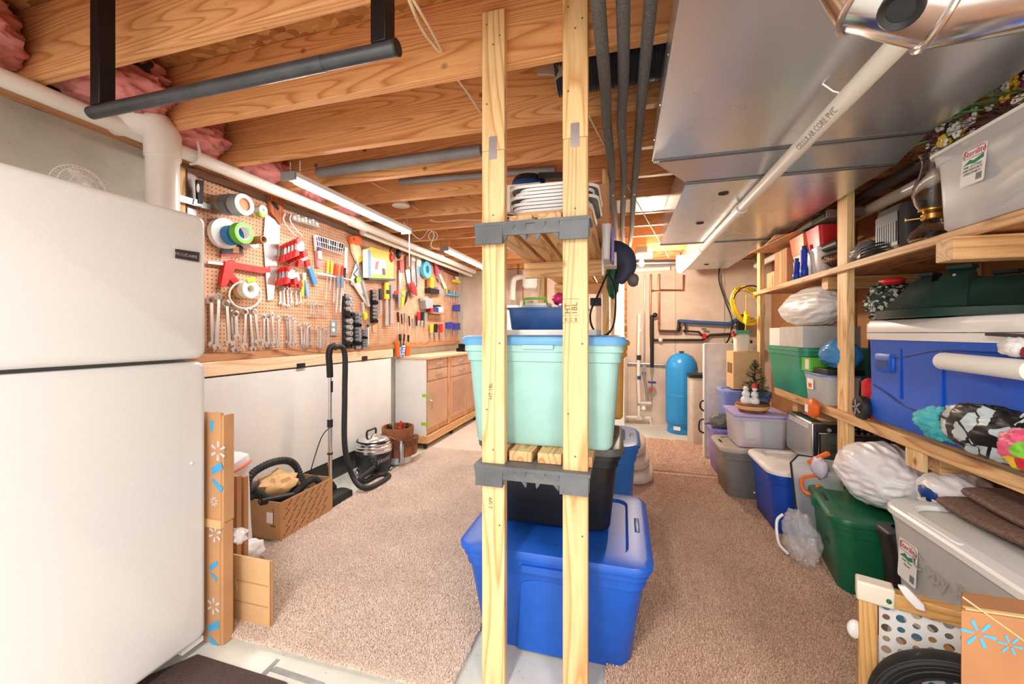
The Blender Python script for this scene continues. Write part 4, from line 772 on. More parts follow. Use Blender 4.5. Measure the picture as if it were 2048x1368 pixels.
# assorted long tools: (name,label,category,[(part,kind,args,mat)...])
def tools(spec):
    for nm, lab, cat, parts in spec: T(nm, lab, cat, parts)
tools([
 ('paint_brush','white handled brush with pink grip below the basket','brush',[('handle',poly(((626,470),(632,470),(636,500),(629,502)),.02,.015),white),('grip',poly(((629,500),(636,500),(640,532),(632,534)),.02,.018),plain('pink_grip',C(232,130,136),.4))]),
 ('paint_brush','purple and white brush behind the pink one','brush',[('handle',poly(((634,474),(640,476),(641,502),(635,502)),.045,.012),plain('mauve',C(120,90,130),.4)),('bristle',poly(((635,502),(641,502),(642,518),(636,518)),.047,.01),ivory)]),
 ('file','blue handled file leaning below the brushes','file',[('handle',poly(((614,538),(621,534),(632,566),(625,570)),.02,.018),plain('blue_handle',C(72,138,202),.35)),('blade',poly(((612,524),(617,522),(620,536),(615,538)),.026,.006),tool)]),
 ('pliers','yellow green handled pliers above the small wrenches','pliers',[('jaw',poly(((603,546),(610,545),(609,560),(604,560)),.016,.012),tool),('handle',poly(((601,560),(606,560),(605,592),(601,592)),.014,.014),plain('yg',C(206,214,50),.4)),('handle',poly(((607,560),(611,560),(617,592),(611,592)),.014,.014),plain('lblue',C(120,160,204),.4))]),
 ('ruler','short white vertical ruler between basket and orange tool','ruler',[('blade',poly(((689,494),(695,496),(694,546),(688,545)),.004,.004),paper)]),
 ('drywall_saw','orange and cream handled tool with looped grip','tool',[('grip',poly(((696,474),(716,470),(719,486),(712,492),(699,488)),.012,.03),orange,[('hole',poly(((704,476),(711,476),(708,483)),.0425,.001),brown)]),('body',poly(((700,488),(714,490),(722,508),(718,524),(710,522),(702,504)),.014,.026),plain('cream_plastic',C(240,222,180),.4)),('nose',poly(((710,516),(718,512),(722,520),(714,526)),.012,.03),yellow)]),
 ('speed_square','large aluminium triangle square hanging by sockets','square',[('blade',poly(((713,521),(737,612),(733,612),(727,590),(701,568),(700,560)),.02,.004),brushed),('fence',poly(((711,522),(715,520),(738,612),(734,614)),.018,.016),tool),('fence',poly(((699,560),(703,560),(736,608),(733,614)),.018,.01),brushed)]),
 ('speed_square','smaller metal triangle square behind the large one','square',[('blade',poly(((718,536),(728,570),(708,548)),.03,.004),tool),('label',poly(((712,556),(720,552),(722,564),(714,566)),.036,.001),lime)]),
 ('level','tiny yellow level below the triangle square','level',[('body',poly(((724,626),(730,624),(733,634),(727,640)),.014,.02),yellow),('blade',poly(((722,604),(727,604),(729,625),(724,626)),.016,.01),tool)]),
 ('saw_blade_case','yellow boxed saw blade set hanging on the pegboard','box',[('case',poly(((725,498),(733,494),(774,506),(779,506),(779,558),(726,556)),.01,.05),yellow,[('label',poly(((736,512),(772,520),(772,550),(738,548)),.0605,.001),paper),('picture',poly(((752,524),(758,522),(754,540),(750,538)),.0618,.001),red),('picture',poly(((764,536),(770,538),(771,550),(765,550)),.0618,.001),brown)]),('spine',poly(((725,500),(735,497),(735,556),(726,555)),.058,.006),paper),('strip',poly(((736,500),(741,501),(742,554),(737,554)),.0605,.002),plain('bluewhite',C(110,160,214),.4)),('ledge',poly(((725,556),(780,558),(780,562),(726,560)),.006,.07),dgreen)]),
 ('ear_muffs','red and black ear muffs hanging by the light cord','ear muffs',[('headband',M().tube([PX(789+10*math.cos(t),508+17*math.sin(t),.05) for t in [PI*.9+q*PI*1.3/12 for q in range(13)]],.006,6),black),('cup',M().sph(PX(781,515,.05),(.03,.045,.06),14,8),red),('cup',M().sph(PX(797,508,.05),(.03,.04,.06),14,8),black)]),
 ('putty_knife','wooden handled putty knife hanging right of triangle squares','knife',[('handle',poly(((757,578),(761,577),(763,600),(758,600)),.02,.014),black),('blade',poly(((759,600),(762,600),(763,627),(759,627)),.024,.006),tool)]),
 ('chisel','yellow and black handled chisel with broad blade','chisel',[('handle',poly(((768,565),(775,564),(776,598),(768,598)),.02,.018),yellow),('ferrule',poly(((769,580),(775,580),(775,588),(769,588)),.018,.022),black),('blade',poly(((771,598),(776,598),(777,640),(776,652),(770,650)),.024,.006),tool)]),
 ('chisel','grey handled chisel next to the yellow one','chisel',[('handle',poly(((779,570),(785,568),(786,596),(780,597)),.02,.018),grey),('blade',poly(((781,597),(785,597),(787,646),(780,646)),.024,.006),tool)]),
 ('pry_bar','red handled pry bar beside the ear muffs','pry bar',[('bar',poly(((797,540),(802,540),(801,582),(797,582)),.02,.01),tool),('handle',poly(((797,522),(804,520),(804,546),(798,546)),.018,.02),red)]),
 ('tin_snips','grey yellow bladed tin snips over the cups','snips',[('blade',poly(((795,584),(801,582),(803,612),(796,616)),.03,.012),grey),('handle',poly(((801,583),(810,582),(807,610),(801,614)),.035,.016),yellow),('handle',poly(((810,584),(816,582),(812,602),(806,612)),.04,.014),black),('pivot',poly(ell(808,590,3,4),.056,.004),tool)]),
 ('pliers','red gripped pliers left of the tin snips','pliers',[('handle',poly(((787,583),(795,580),(796,588),(788,590)),.03,.015),red),('jaw',poly(((784,588),(795,588),(794,596),(784,596)),.03,.012),black)]),
 ('hand_saw','hand saw with brown handle hanging past the ear muffs','saw',[('blade',poly(((810,538),(819,536),(822,580),(818,592)),.012,.004),brushed),('handle',poly(((809,512),(816,510),(820,518),(820,538),(810,540)),.008,.02),brown)]),
 ('hand_saw','pale hand saw second past the ear muffs','saw',[('blade',poly(((821,518),(829,520),(832,570),(824,576)),.014,.004),tool),('handle',poly(((821,508),(828,510),(829,522),(821,522)),.01,.018),ivory)]),
 ('hand_saw','pale hand saw third past the ear muffs','saw',[('blade',poly(((832,530),(841,532),(838,572),(834,574)),.014,.004),tool),('handle',poly(((832,514),(840,516),(841,534),(832,532)),.01,.018),ivory)]),
 ('trowel','red handled trowel with rounded metal end','trowel',[('handle',poly(((819,566),(825,564),(831,580),(832,592),(822,584)),.05,.02),red),('blade',poly(((824,584),(832,578),(834,590),(828,594)),.05,.01),grey)]),
 ('tape_roll','light blue roll hanging high near the far light','tape',[('roll',disc(855,539,.11,.02,.07,.05),plain('aqua',C(96,184,214),.45))]),
 ('hacksaw','pink handled saw with angled blade near far light','saw',[('handle',poly(((868,526),(872,528),(876,548),(872,552)),.03,.02),plain('pinkh',C(222,90,130),.4)),('frame',poly(((874,552),(882,560),(880,566),(876,560)),.03,.008),tool)]),
 ('bracket_block','black plastic tool holder block under the blue roll','holder',[('block',poly(((850,576),(868,580),(868,588),(850,586)),.01,.08),black),('clip',poly(((868,574),(878,576),(878,588),(868,588)),.01,.06),grey)]),
 ('utility_knife','yellow handled tool above the black holder block','knife',[('handle',poly(((858,554),(864,556),(863,574),(858,574)),.02,.03),yellow),('blade',poly(((852,558),(856,558),(856,574),(852,574)),.02,.02),brown)]),
 ('white_rod','long pale rod leaning down toward the far corner','rod',[('rod',poly(((876,548),(880,548),(893,576),(888,578)),.02,.01),ivory)]),
 ('tool_strip','dark wooden strip with knobs at the far pegboard top','rail',[('strip',poly(((868,520),(915,544),(915,556),(868,534)),.004,.02),plain('dark_wood',C(112,62,46),.5)),('knob',M().sph(PX(876,536,.03),.012,8,6),shiny),('knob',M().sph(PX(884,541,.03),.012,8,6),shiny),('knob',M().sph(PX(903,551,.03),.012,8,6),shiny),('knob',M().sph(PX(908,554,.03),.012,8,6),shiny)]),
 ('yellow_cup','tiny yellow holder at the pegboard far edge','holder',[('cup',poly(((904,559),(914,562),(914,568),(904,564)),.01,.06),yellow),('bottle',poly(((910,553),(915,554),(915,564),(911,563)),.03,.02),white)]),
 ('power_outlet','grey metal outlet plate with two white sockets','outlet',[('plate',poly(((660,640),(673,640),(672,671),(660,671)),.002,.01),grey),('socket',M().lathe([(.018,-.002),(.018,.004),(0,.005)],PX(666.5,649,.012),14,'x'),paper),('socket',M().lathe([(.018,-.002),(.018,.004),(0,.005)],PX(666.5,660,.012),14,'x'),paper)]),
])
# screwdriver racks
def driver(p0, p1, p2, mt, off, r=.012): return [('handle', M().cyl(PX(*p0,off),PX(*p1,off),r,r*.85,10), mt), ('shaft', M().cyl(PX(*p1,off),PX(*p2,off),r*.36,n=7), tool)]
cols = [yellow,yellow,red,orange,red,black]
T('tool_rack', 'clear wire rack holding yellow handled screwdrivers', 'rack', [('rail', poly(((634,545),(660,552),(692,558),(692,561),(634,550)), .004, .05), clearp)])
for i, (px, py) in enumerate(((656,522),(664,524),(671,528),(678,530),(685,532),(690,536))):
    T('screwdriver', f'screwdriver in the clear rack, {ORD[i]} from left, {("yellow","yellow","red","orange","red","black")[i]} handle', 'screwdriver', driver((px,py),(px-1,py+24),(px-4,py+(56 if i%2 else 76)), cols[i], .03+.01*(i%2)), 'screwdrivers in racks')
for i, (px, y1) in enumerate(((676,625),(684,624))):
    T('nut_driver', ('left','right')[i]+' long nut driver with grey ribbed grip in the clear rack', 'nut driver', driver((px,552),(px,575),(px-3,y1), plain('bluegrey%d'%i, C(120,128,150), .4), .06, .016), 'nut drivers')
# socket rails
def sockets(px0, px1, py0, py1, n, lab, r):
    P = [('rail', poly(((px0,py0),(px1,py0+1),(px1,py1),(px0,py1)), .006, .02), black)]
    for i in range(n):
        t = (i+.5)/n; y = py0+(py1-py0)*t; p = PX(px0*.45+px1*.55, y, .026); k = r*(1.15-.35*t)
        P.append(('socket', M().lathe([(k*.7,0),(k,.004),(k,.05),(k*.72,.05),(k*.66,.03),(0,.03)], p, 12, 'x'), tool if i%5 != 3 else black))
    T('socket_rail', lab, 'socket set', P, 'socket rails')
sockets(684,702,588,697,9,'tall black rail of chrome sockets beside the outlet',.026)
sockets(704,719,625,698,10,'medium black rail of sockets standing on the ledge',.02)
sockets(720,730,658,698,8,'short black rail of small sockets on the ledge',.014)
sockets(740,752,580,646,9,'black and yellow socket strip hanging mid board',.018)
T('hook_pin', 'single white hook pin with blue head below sockets', 'hook', [('pin', poly(((735,652),(737,652),(737,690),(735,690)), .012, .006), ivory), ('head', M().sph(PX(736,651,.02), .016, 10, 6), blued)])
T('note_card', 'tan square card hanging below the socket strip', 'card', ('note_card', poly(((745,650),(753,649),(754,662),(746,666)), .006, .003), cardl))
# far right cluster
for i, (px, py, L, mt) in enumerate(((796,628,62,black),(803,632,44,rubber),(810,630,50,tool),(818,636,40,black),(826,640,50,tool),(832,636,58,black))):
    T('hanging_tool', f'slim dark hand tool in the crowded bunch, {ORD[i]} from left', 'tool', driver((px,py-4),(px+1,py+16),(px+1,py+L*.7), mt, .012+.012*(i%2), .010), 'slim tools in crowded bunch')
T('wire_caddy', 'grey wire caddy of hardware near the far end', 'caddy', [('box', poly(((838,600),(852,598),(854,616),(840,618)), .006, .09), grey), ('contents', poly(((838,596),(846,592),(852,598),(840,602)), .02, .06), tool)])
T('small_shelf', 'little wooden wall shelf on the far pegboard', 'shelf', [('board', poly(((853,624),(880,626),(880,629),(853,627)), .004, .09), lumdark), ('back', poly(((855,629),(878,630),(876,640),(856,638)), .004, .02), card)])
for i, (px, w, mt, lab) in enumerate(((858,4,plain('crimson',C(190,40,60),.5),'crimson bottle on the little wall shelf'),(866,5,blued,'blue and white bottle on the little wall shelf'),(875,5,paper,'white box on the little wall shelf'))):
    T('shelf_item', lab, 'bottle', [('body', poly(((px-w,614),(px+w,615),(px+w,624.5),(px-w,624)), .02, .05), mt), ('cap', poly(((px-w*.5,610),(px+w*.5,610.5),(px+w*.5,615),(px-w*.5,614)), .03, .03), black)])
for i, (px, mt, lab) in enumerate(((836,red,'red handled pliers low on the far board'),(843,black,'black handled pliers low on the far board'),(850,grey,'grey handled pliers low on the far board'),(862,yellow,'yellow handled pliers low on the far board'),(871,black,'dark snips right of the yellow pliers'),(881,red,'red screwdriver low beside blue key holders'))):
    y0 = 648 if i > 2 else 624
    T('pliers', lab, 'pliers', [('handle', poly(((px-3,y0),(px-.6,y0),(px-.4,y0+17),(px-2.2,y0+17)), .02, .016), mt), ('handle', poly(((px+.6,y0),(px+3,y0),(px+2.2,y0+17),(px+.4,y0+17)), .02, .016), mt), ('jaw', poly(((px-2,y0+17),(px+2,y0+17),(px+1,y0+30),(px-1,y0+30)), .022, .012), tool)], 'pliers on far board')
for i, (px, py, lab) in enumerate(((911,610,'upper blue hex key holder at the pegboard end'),(897,645,'lower left blue hex key holder'),(911,647,'lower right blue hex key holder'))):
    P = [('holder', poly(((px-6,py),(px+6,py-1),(px+6,py+13),(px-6,py+12)), .01, .03), plain('hexblue%d'%i, C(52,60,170), .4))]
    for k in range(4): P.append(('hex_key', poly(((px-5+3*k,py+12),(px-4+3*k,py+12),(px-4+3*k,py+26-2*k),(px-5+3*k,py+26-2*k)), .02, .006), tool))
    T('hex_key_set', lab, 'hex keys', P, 'hex key holders')
for i in range(5): T('screwdriver', f'small screwdriver in the teal rack, {ORD[i]} from left', 'screwdriver', driver((893+5*i,578+i),(893+5*i,586+i),(893+5*i,604+i), (yellow,green,sky,teal,sky)[i], .03, .01), 'screwdrivers in teal rack')
T('tool_rack', 'teal bar rack holding small screwdrivers at far end', 'rack', ('tool_rack', poly(((889,587),(915,591),(915,594),(889,590)), .004, .045), sky))
# things on the countertop
def cup(lab, px, x, mt, r=.045, h=.12, cont=()):
    y = at(px,700,X=x).y; z = 1.0605
    P = [('cup', M().lathe([(0,0),(r*.8,0),(r,h),(r*.93,h),(r*.75,.006),(0,.006)], (x,y,z), 18), mt)]
    T('tool_cup', lab, 'cup', P)
    R = random.Random(px)
    for i, (nm, m2) in enumerate(cont):
        a = R.uniform(0,6.28); T('tool_in_cup', f'{nm} standing in the {lab.split(" on ")[0]}', 'tool', [('shaft', M().cyl((x+.012*math.cos(a),y+.012*math.sin(a),z+.01),(x+.025*math.cos(a),y+.03*math.sin(a),z+h+.06),.006,n=7), m2), ('grip', M().cyl((x+.025*math.cos(a),y+.03*math.sin(a),z+h+.05),(x+.03*math.cos(a),y+.04*math.sin(a),z+h+.13),.011,n=8), black)])
cup('blue and white patterned cup on the countertop', 803, -2.475, cam_pattern('cup_pat', [C(240,244,248),C(90,150,214),C(200,222,244),C(60,120,196)], 60), .045, .13, [('black handled tool',black),('steel punch',tool),('dark pencil',rubber)])
cup('orange cup on the countertop', 815, -2.46, orange, .042, .12, [('yellow handled tool',yellow),('steel scriber',tool)])
T('caulk_tube', 'orange caulk tube leaning beside the patterned cup', 'tube', [('tube', M().cyl((-2.49,at(796,690,X=-2.49).y,1.061),(-2.50,at(795,690,X=-2.49).y,1.24),.026), orange), ('nozzle', M().cyl((-2.50,at(795,690,X=-2.49).y,1.24),(-2.502,at(795,690,X=-2.49).y,1.30),.009,.004), orange)])
T('bench_vise', 'dark bench vise at the far end of the countertop', 'vise', [('base', M().cb((-2.3,5.5,1.085),(.12,.1,.05)), blackm), ('jaw', M().cb((-2.3,5.5,1.14),(.05,.12,.07)), blackm), ('jaw', M().cb((-2.23,5.5,1.14),(.04,.12,.07)), blackm), ('handle', M().cyl((-2.17,5.42,1.14),(-2.17,5.6,1.16),.008), tool)])
# ================================================================ storage rack in the middle
def bracket(y0, z):
    m = M().box(-.536,-.108,y0-.03,y0+.10,z-.012,z)
    for xa, xb in ((-.53,-.425),(-.215,-.115)): m.box(xa,xb,y0-.028,y0-.016,z-.078,z-.012)
    m.box(-.425,-.215,y0-.024,y0-.014,z-.05,z-.012)
    for x in (-.53,-.425,-.34,-.30,-.22,-.115): m.prism([(x-.003,y0-.03,z-.012),(x-.003,y0+.03,z-.012),(x-.003,y0-.012,z-.07)], (.006,0,0))
    for x, dx in ((-.425,.05),(-.34,-.04),(-.30,.04),(-.22,-.05)): m.prism([(x,y0-.03,z-.012),(x,y0-.014,z-.075),(x+dx,y0-.03,z-.012)], (0,.006,0))
    return m
P = []
PY = 1.427
pxs = ((-.514,-.425),(-.208,-.119))
stamp = plain('stamp_ink', C(120,90,60), .7, var=0)
st1 = text('HT', .028, (-.19,PY-.0006,1.425), (0,0,1), (-1,0,0)).join(text('1BL', .028, (-.165,PY-.0006,1.425), (0,0,1), (-1,0,0))).join(text('K C B', .018, (-.178,PY-.0006,1.385), (1,0,0), (0,0,1)))
st1.box(-.209,-.208,PY-.001,PY-.0002,1.375,1.46).box(-.209,-.15,PY-.001,PY-.0002,1.459,1.46).box(-.209,-.15,PY-.001,PY-.0002,1.40,1.401).box(-.209,-.15,PY-.001,PY-.0002,1.375,1.376)
def mend(xc, zc): return ('mending_plate', M().rr([(-.0006,.0155,.043,.003),(.0025,.0155,.043,.003)], (0,0,0), 2).rot(PI/2,(0,0,0),'X').mv((xc,PY,zc)), galv)
for i, (xa, xb) in enumerate(pxs):
    zt = 2.55 if i == 0 else 2.62
    zsp = at(990 if i == 0 else 1150, 300 if i == 0 else 275, Y=PY).z
    sub = [('screw_hole', M().lathe([(.0035,0),(.0035,-.0008),(0,-.001)], (xa+.02+.05*((k*7)%3)/2,PY,z), 8, 'y'), stamp) for k, z in enumerate((2.5,2.42,2.45,2.2,1.78,1.3,1.05,.9,.62))]
    if i: sub.append(('stamp', st1, stamp))
    else: sub.append(('stamp', text('HT 1BL', .02, (-.478,PY-.0006,1.12), (0,0,1), (-1,0,0)).join(text('2 SPF', .02, (-.478,PY-.0006,.70), (0,0,1), (-1,0,0))), stamp))
    P.append(('post', M().box(xa,xb,PY,PY+.037,zsp+.001,zt), lum, .003))
    P.append(('post', M().box(xa,xb,PY,PY+.038,0,zsp), lum, .003, sub))
    P.append(mend((xa+xb)/2, zsp+.008))
P += [('bracket', bracket(PY,.85), bkt), ('bracket', bracket(PY,1.745), bkt)]
for z, ye in ((.85,4.3),(1.745,4.3)):
    for k in range(4): P.append(('slat', M().box(-.53+k*.111,-.44+k*.111,PY+.04,ye,z+.001,z+.04), lumy, .003))
for y in (2.25,3.3): P.append(('cleat', M().box(-.55,-.09,y,y+.038,1.655,1.744), lumx, .003)); P.append(('cleat', M().box(-.55,-.09,y,y+.038,.76,.849), lumx, .003))
for y in (2.56,4.25):
    for xa, xb in ((-.53,-.49),(-.125,-.085)): P.append(('post', M().box(xa,xb,y,y+.089,0,2.36), lum, .003))
T('storage_rack', 'tall pine post rack with black plastic shelf brackets in the middle', 'rack', P)
# ---------------------------------------------------------------- totes
def tote(name, lab, cx, cy, z0, hx, hy, h, mb, ml, rz=0, t=.86, r=.06, extra=(), group=None, cat='tote', grips=True, lid=True, ribs=0):
    body = M().rr([(0,hx*t-.01,hy*t-.01,r*.7),(.012,hx*t,hy*t,r),(h*.79,hx*.945,hy*.945,r),(h*.80,hx*.97,hy*.97,r),(h*.885,hx*.975,hy*.975,r),(h*.89,hx,hy,r),(h*.96,hx,hy,r),(h*.96,hx*.96,hy*.96,r*.9)], (0,0,0), 6)
    parts = [('body', body, mb)]
    if ribs:
        for s_ in (-1,1): parts.append(('rib', M().rr([(h*.02,.012,.006,.004),(h*.76,.012,.006,.004)], (s_*hx*ribs,-hy*(t+.94)/2-.004,0), 2), mb))
    if lid:
        g = h*.955
        parts.append(('lid', M().rr([(g,hx*1.035,hy*1.035,r*1.1),(g+.018,hx*1.04,hy*1.04,r*1.1),(g+.03,hx*1.01,hy*1.02,r),(g+.034,hx*.97,hy*.97,r),(g+.034,hx*.80,hy*.80,r*.9),(g+.022,hx*.77,hy*.77,r*.8),(g+.022,hx*.5,hy*.5,r*.5)], (0,0,0), 6), ml))
        if grips:
            for s_ in (-1,1): parts.append(('grip', M().rr([(g+.0335,.012,hy*.22,.012),(g+.0355,.009,hy*.2,.009)], (s_*hx*.9,0,0), 4), blued if ml is bluet else black))
    parts += [(e[0], e[1]) + tuple(e[2:]) for e in extra]
    out = []
    for q in parts:
        q[1].rot(rz); q[1].mv((cx,cy,z0)); out.append(q)
    return T(name, lab, cat, out, group)
# arch relief on the front of the big blue tote
def arch(hx, y, z0, z1, bow):
    pts = [(-hx,z0),(hx,z0)]+[(hx*.86*math.cos(a),z1-bow+bow*math.sin(a)) for a in [k*PI/10 for k in range(11)]]
    return M().prism([(x,y+(1-z/.36)*.02,z) for x, z in pts], (0,-.012,0))
tote('storage_tote', 'large blue lidded tote on the floor under the pine rack', -.285,1.925,0, .385,.345,.44, bluet, bluet, 0, .82, .07, [('relief', arch(.14,-.315,.02,.33,.03), bluet), ('latch', M().box(-.11,.11,-.358,-.345,.372,.40), bluet)])
tote('storage_tote', 'black tote with grey lid stacked on the blue tote', -.33,1.985,.468, .32,.235,.36, black, plain('charcoal_lid', C(92,90,88), .45), 0, .86, .06, [('latch', M().box(.305,.335,-.06,.06,.30,.345), black)])
tote('storage_tote', 'wide mid blue tote behind the black tote', -.32,2.98,0, .42,.30,.60, plain('mid_blue', C(48,116,200), .4), MATS['mid_blue'], 0, .88, .14)
tote('storage_tote', 'pale teal tote with blue lid on the lower rack shelf', -.315,1.795,.892, .318,.285,.42, teal, teallid, 0, .87, .05, [('front_notch', M().box(-.06,.06,-.298,-.286,.385,.40), teal)])
tote('storage_tote', 'mustard yellow tote behind the pale teal tote', -.29,2.315,.892, .312,.21,.40, plain('mustard', C(206,152,62), .45), MATS['mustard'], 0, .93, .03)
zt = .892+.42*.955+.036
T('foam_sheet', 'flat white foam board lying on the blue tote lid', 'board', ('foam_sheet', M().rr([(0,.2,.2,.01),(.022,.2,.2,.01)], (-.30,1.80,zt), 3), paper))
zb = zt+.0225
T('plastic_bin', 'shallow dark blue plastic bin on the white foam board', 'bin', [('body', M().rr([(0,.155,.10,.02),(.006,.16,.105,.025),(.095,.17,.112,.025)], (-.33,1.84,zb), 5, (1,0)).rr([(.006,.15,.095,.02),(.094,.164,.106,.022)], (-.33,1.84,zb), 5, (1,0)), plain('denim_plastic', C(38,84,150), .3)), ('rim', M().rr([(.092,.178,.12,.03),(.1,.178,.12,.03),(.1,.165,.107,.025),(.092,.165,.107,.025)], (-.33,1.84,zb), 5, (0,0)), MATS['denim_plastic']), ('foot', M().cb((-.44,1.76,zb-.003),(.025,.02,.005)), white)])
T('lidded_tub', 'small white tub with lime green handle in the blue bin', 'tub', [('tub', M().rr([(0,.055,.04,.015),(.10,.06,.045,.015)], (-.39,1.86,zb+.012), 4), white), ('handle', M().tube([(-.445,1.81,zb+.118),(-.44,1.805,zb+.145),(-.34,1.805,zb+.145),(-.335,1.81,zb+.118)], .006, 6), tape_g), ('lid', M().rr([(.10,.064,.049,.015),(.112,.064,.049,.015)], (-.39,1.86,zb+.012), 4), white)])
T('plastic_bag', 'magenta and clear bag of round items in blue bin', 'bag', [('bag', M().blob((-.235,1.86,zb+.085),(.055,.06,.07), 2, .25, 3), plain('purple_pack', C(140,40,84), .3)), ('ball', M().sph((-.255,1.80,zb+.075), .026, 12, 8), plain('plum', C(120,44,70), .3)), ('ribbon', M().blob((-.29,1.88,zb+.145),(.03,.02,.025), 7, .4, 3, 12, 8), magenta)])
T('white_jar', 'white plastic jar behind the blue bin', 'jar', ('white_jar', M().lathe([(0,0),(.045,0),(.048,.01),(.048,.13),(.035,.15),(.035,.17),(0,.171)], (-.47,1.975,zt+.0005), 18), ivory))
# upper rack shelf
zs = 1.786
T('flat_carton', 'flat tan box with handwriting under the tray stack', 'box', [('carton', M().box(-.40,-.115,1.52,1.86,zs,zs+.022), cardl), ('scribble', M().tube([(-.26,1.519,zs+.01),(-.25,1.519,zs+.016),(-.24,1.519,zs+.006),(-.23,1.519,zs+.015),(-.22,1.519,zs+.008),(-.21,1.519,zs+.015)], .001, 4), black)])
R = random.Random(9)
for i in range(8):
    z = zs+.0235+i*.0138; dx = R.uniform(-.025,.025)
    T('plastic_tray', f'white rimmed grey tray, {ORD[i]} from the bottom of the shelf stack', 'tray', [('pan', M().rr([(0,.135,.15,.05),(.006,.15,.165,.05)], (-.265+dx,1.70,z), 5), plain('traygrey%d'%i, C(110,112,112), .4)), ('rim', M().rr([(.003,.153,.168,.055),(.0125,.158,.173,.055),(.0125,.146,.16,.05)], (-.265+dx,1.70,z), 5, (0,0)), white)], 'trays stacked on the rack')
for i in range(3): T('plastic_disc', f'round white edged lid, {ORD[i]} from bottom beside the trays', 'lid', [('disc', M().lathe([(0,0),(.06,0),(.062,.006),(.06,.012),(0,.012)], (-.475,1.60,zs+.0005+i*.0135), 22), (black,brown,black)[i]), ('rim', M().tube([(-.475+.063*math.cos(k*PI/11),1.60+.063*math.sin(k*PI/11),zs+.006+i*.0135) for k in range(22)], .004, 5, True), ivory)], 'lids on the rack')
T('flat_carton', 'tan carton with a sketched plant behind the trays', 'box', [('carton', M().box(-.545,-.16,1.93,1.985,zs,zs+.285), card), ('drawing', M().tube([(-.47,1.929,zs+.17),(-.47,1.929,zs+.22),(-.455,1.929,zs+.25)], .0015, 4).tube([(-.46,1.929,zs+.17),(-.45,1.929,zs+.21),(-.42,1.929,zs+.24)], .0015, 4).tube([(-.48,1.929,zs+.17),(-.49,1.929,zs+.22)], .0015, 4), black), ('top_edge', M().box(-.45,-.16,1.922,1.93,zs+.235,zs+.25), dgreen)])
T('white_carton', 'white box under the navy cap on the rack', 'box', ('white_carton', M().box(-.59,-.41,2.02,2.2,zs,zs+.33), paper), bev=.003)
T('folder_stack', 'dark framed grey folder leaning behind the round lids', 'folder', [('cover', M().box(-.53,-.42,1.80,1.83,zs,zs+.11), black), ('sheet', M().box(-.51,-.425,1.792,1.80,zs+.01,zs+.1), plain('slate', C(150,158,170), .5))])
T('baseball_cap', 'black and navy cap resting on the white box', 'cap', [('crown', M().lathe([(.092,.332),(.09,.36),(.075,.385),(.04,.398),(0,.4)], (-.49,2.1,zs), 24), black), ('band', M().lathe([(.093,.3315),(.096,.336),(.093,.35)], (-.49,2.1,zs), 24), blued), ('strap', M().bar((-.42,2.05,zs+.365),(-.22,2.04,zs+.345),.05,.03), black)])
T('upright_carton', 'tall tan carton on the rack right of the posts', 'box', ('upright_carton', M().box(-.135,-.075,2.05,2.35,zs,zs+.30), card), bev=.003)
T('grey_basin', 'pale basin with purple edge overhanging the rack side', 'basin', [('basin', M().rr([(-.10,.015,.08,.015),(.0,.018,.10,.018),(.05,.022,.11,.02)], (-.072,1.90,zs-.02), 5), plain('pale_grey', C(206,204,206), .4)), ('trim', M().rr([(-.1,.006,.06,.005),(.05,.006,.06,.005)], (-.046,1.93,zs-.02), 4), purp)])
T('power_block', 'small pale power strip end on the rack side', 'power strip', [('block', M().box(-.085,-.03,2.0,2.12,1.665,1.73), ivory), ('fork', M().box(-.10,-.088,1.99,2.05,1.62,1.78), paper)], bev=.003)
nv = [at(1216,492,Y=2.25),at(1232,500,Y=2.25),at(1248,515,Y=2.25),at(1254,535,Y=2.25),at(1246,552,Y=2.25),at(1238,566,Y=2.25)]
T('life_vest', 'navy padded vest draped over the rack corner', 'vest', [('panel', M().tube(spl(nv,6), [.03,.034,.038,.042,.046,.05,.052,.054,.056,.058,.058,.058,.058,.058,.056,.054,.052,.05,.048,.046,.044,.042,.04,.036,.034,.032,.03,.028,.026,.022,.016], 16), plain('navy_fabric', C(52,58,84), .6, bmp=.3)), ('pocket', M().blob(at(1266,560,Y=2.26), (.03,.05,.035), 3, .15, 2, 14, 8), plain('grey_fabric', C(110,104,104), .7))])
T('green_bag', 'dark green bag hanging below the navy vest', 'bag', ('green_bag', M().blob(at(1226,552,Y=2.33), (.035,.04,.12), 4, .25, 2.5), plain('forest', C(14,86,62), .4)))
lp = [at(1214,548,Y=2.2),at(1196,590,Y=2.15),at(1181,625,Y=2.1),at(1185,655,Y=2.1),at(1205,672,Y=2.1),at(1225,655,Y=2.12),at(1231,612,Y=2.15),at(1228,570,Y=2.2),at(1216,548,Y=2.22)]
T('power_cable', 'black cord looping down from the rack corner', 'cord', [('cord', M().tube(spl(lp,8), .0055, 7), black), ('clip', M().cb(at(1222,641,Y=2.12), (.014,.012,.012)), white)])
T('black_case', 'small black case between the rack shelves', 'case', ('black_case', M().cb(at(1190,602,Y=2.6)+V((0,.1,0)), (.07,.09,.05)), black), bev=.004)
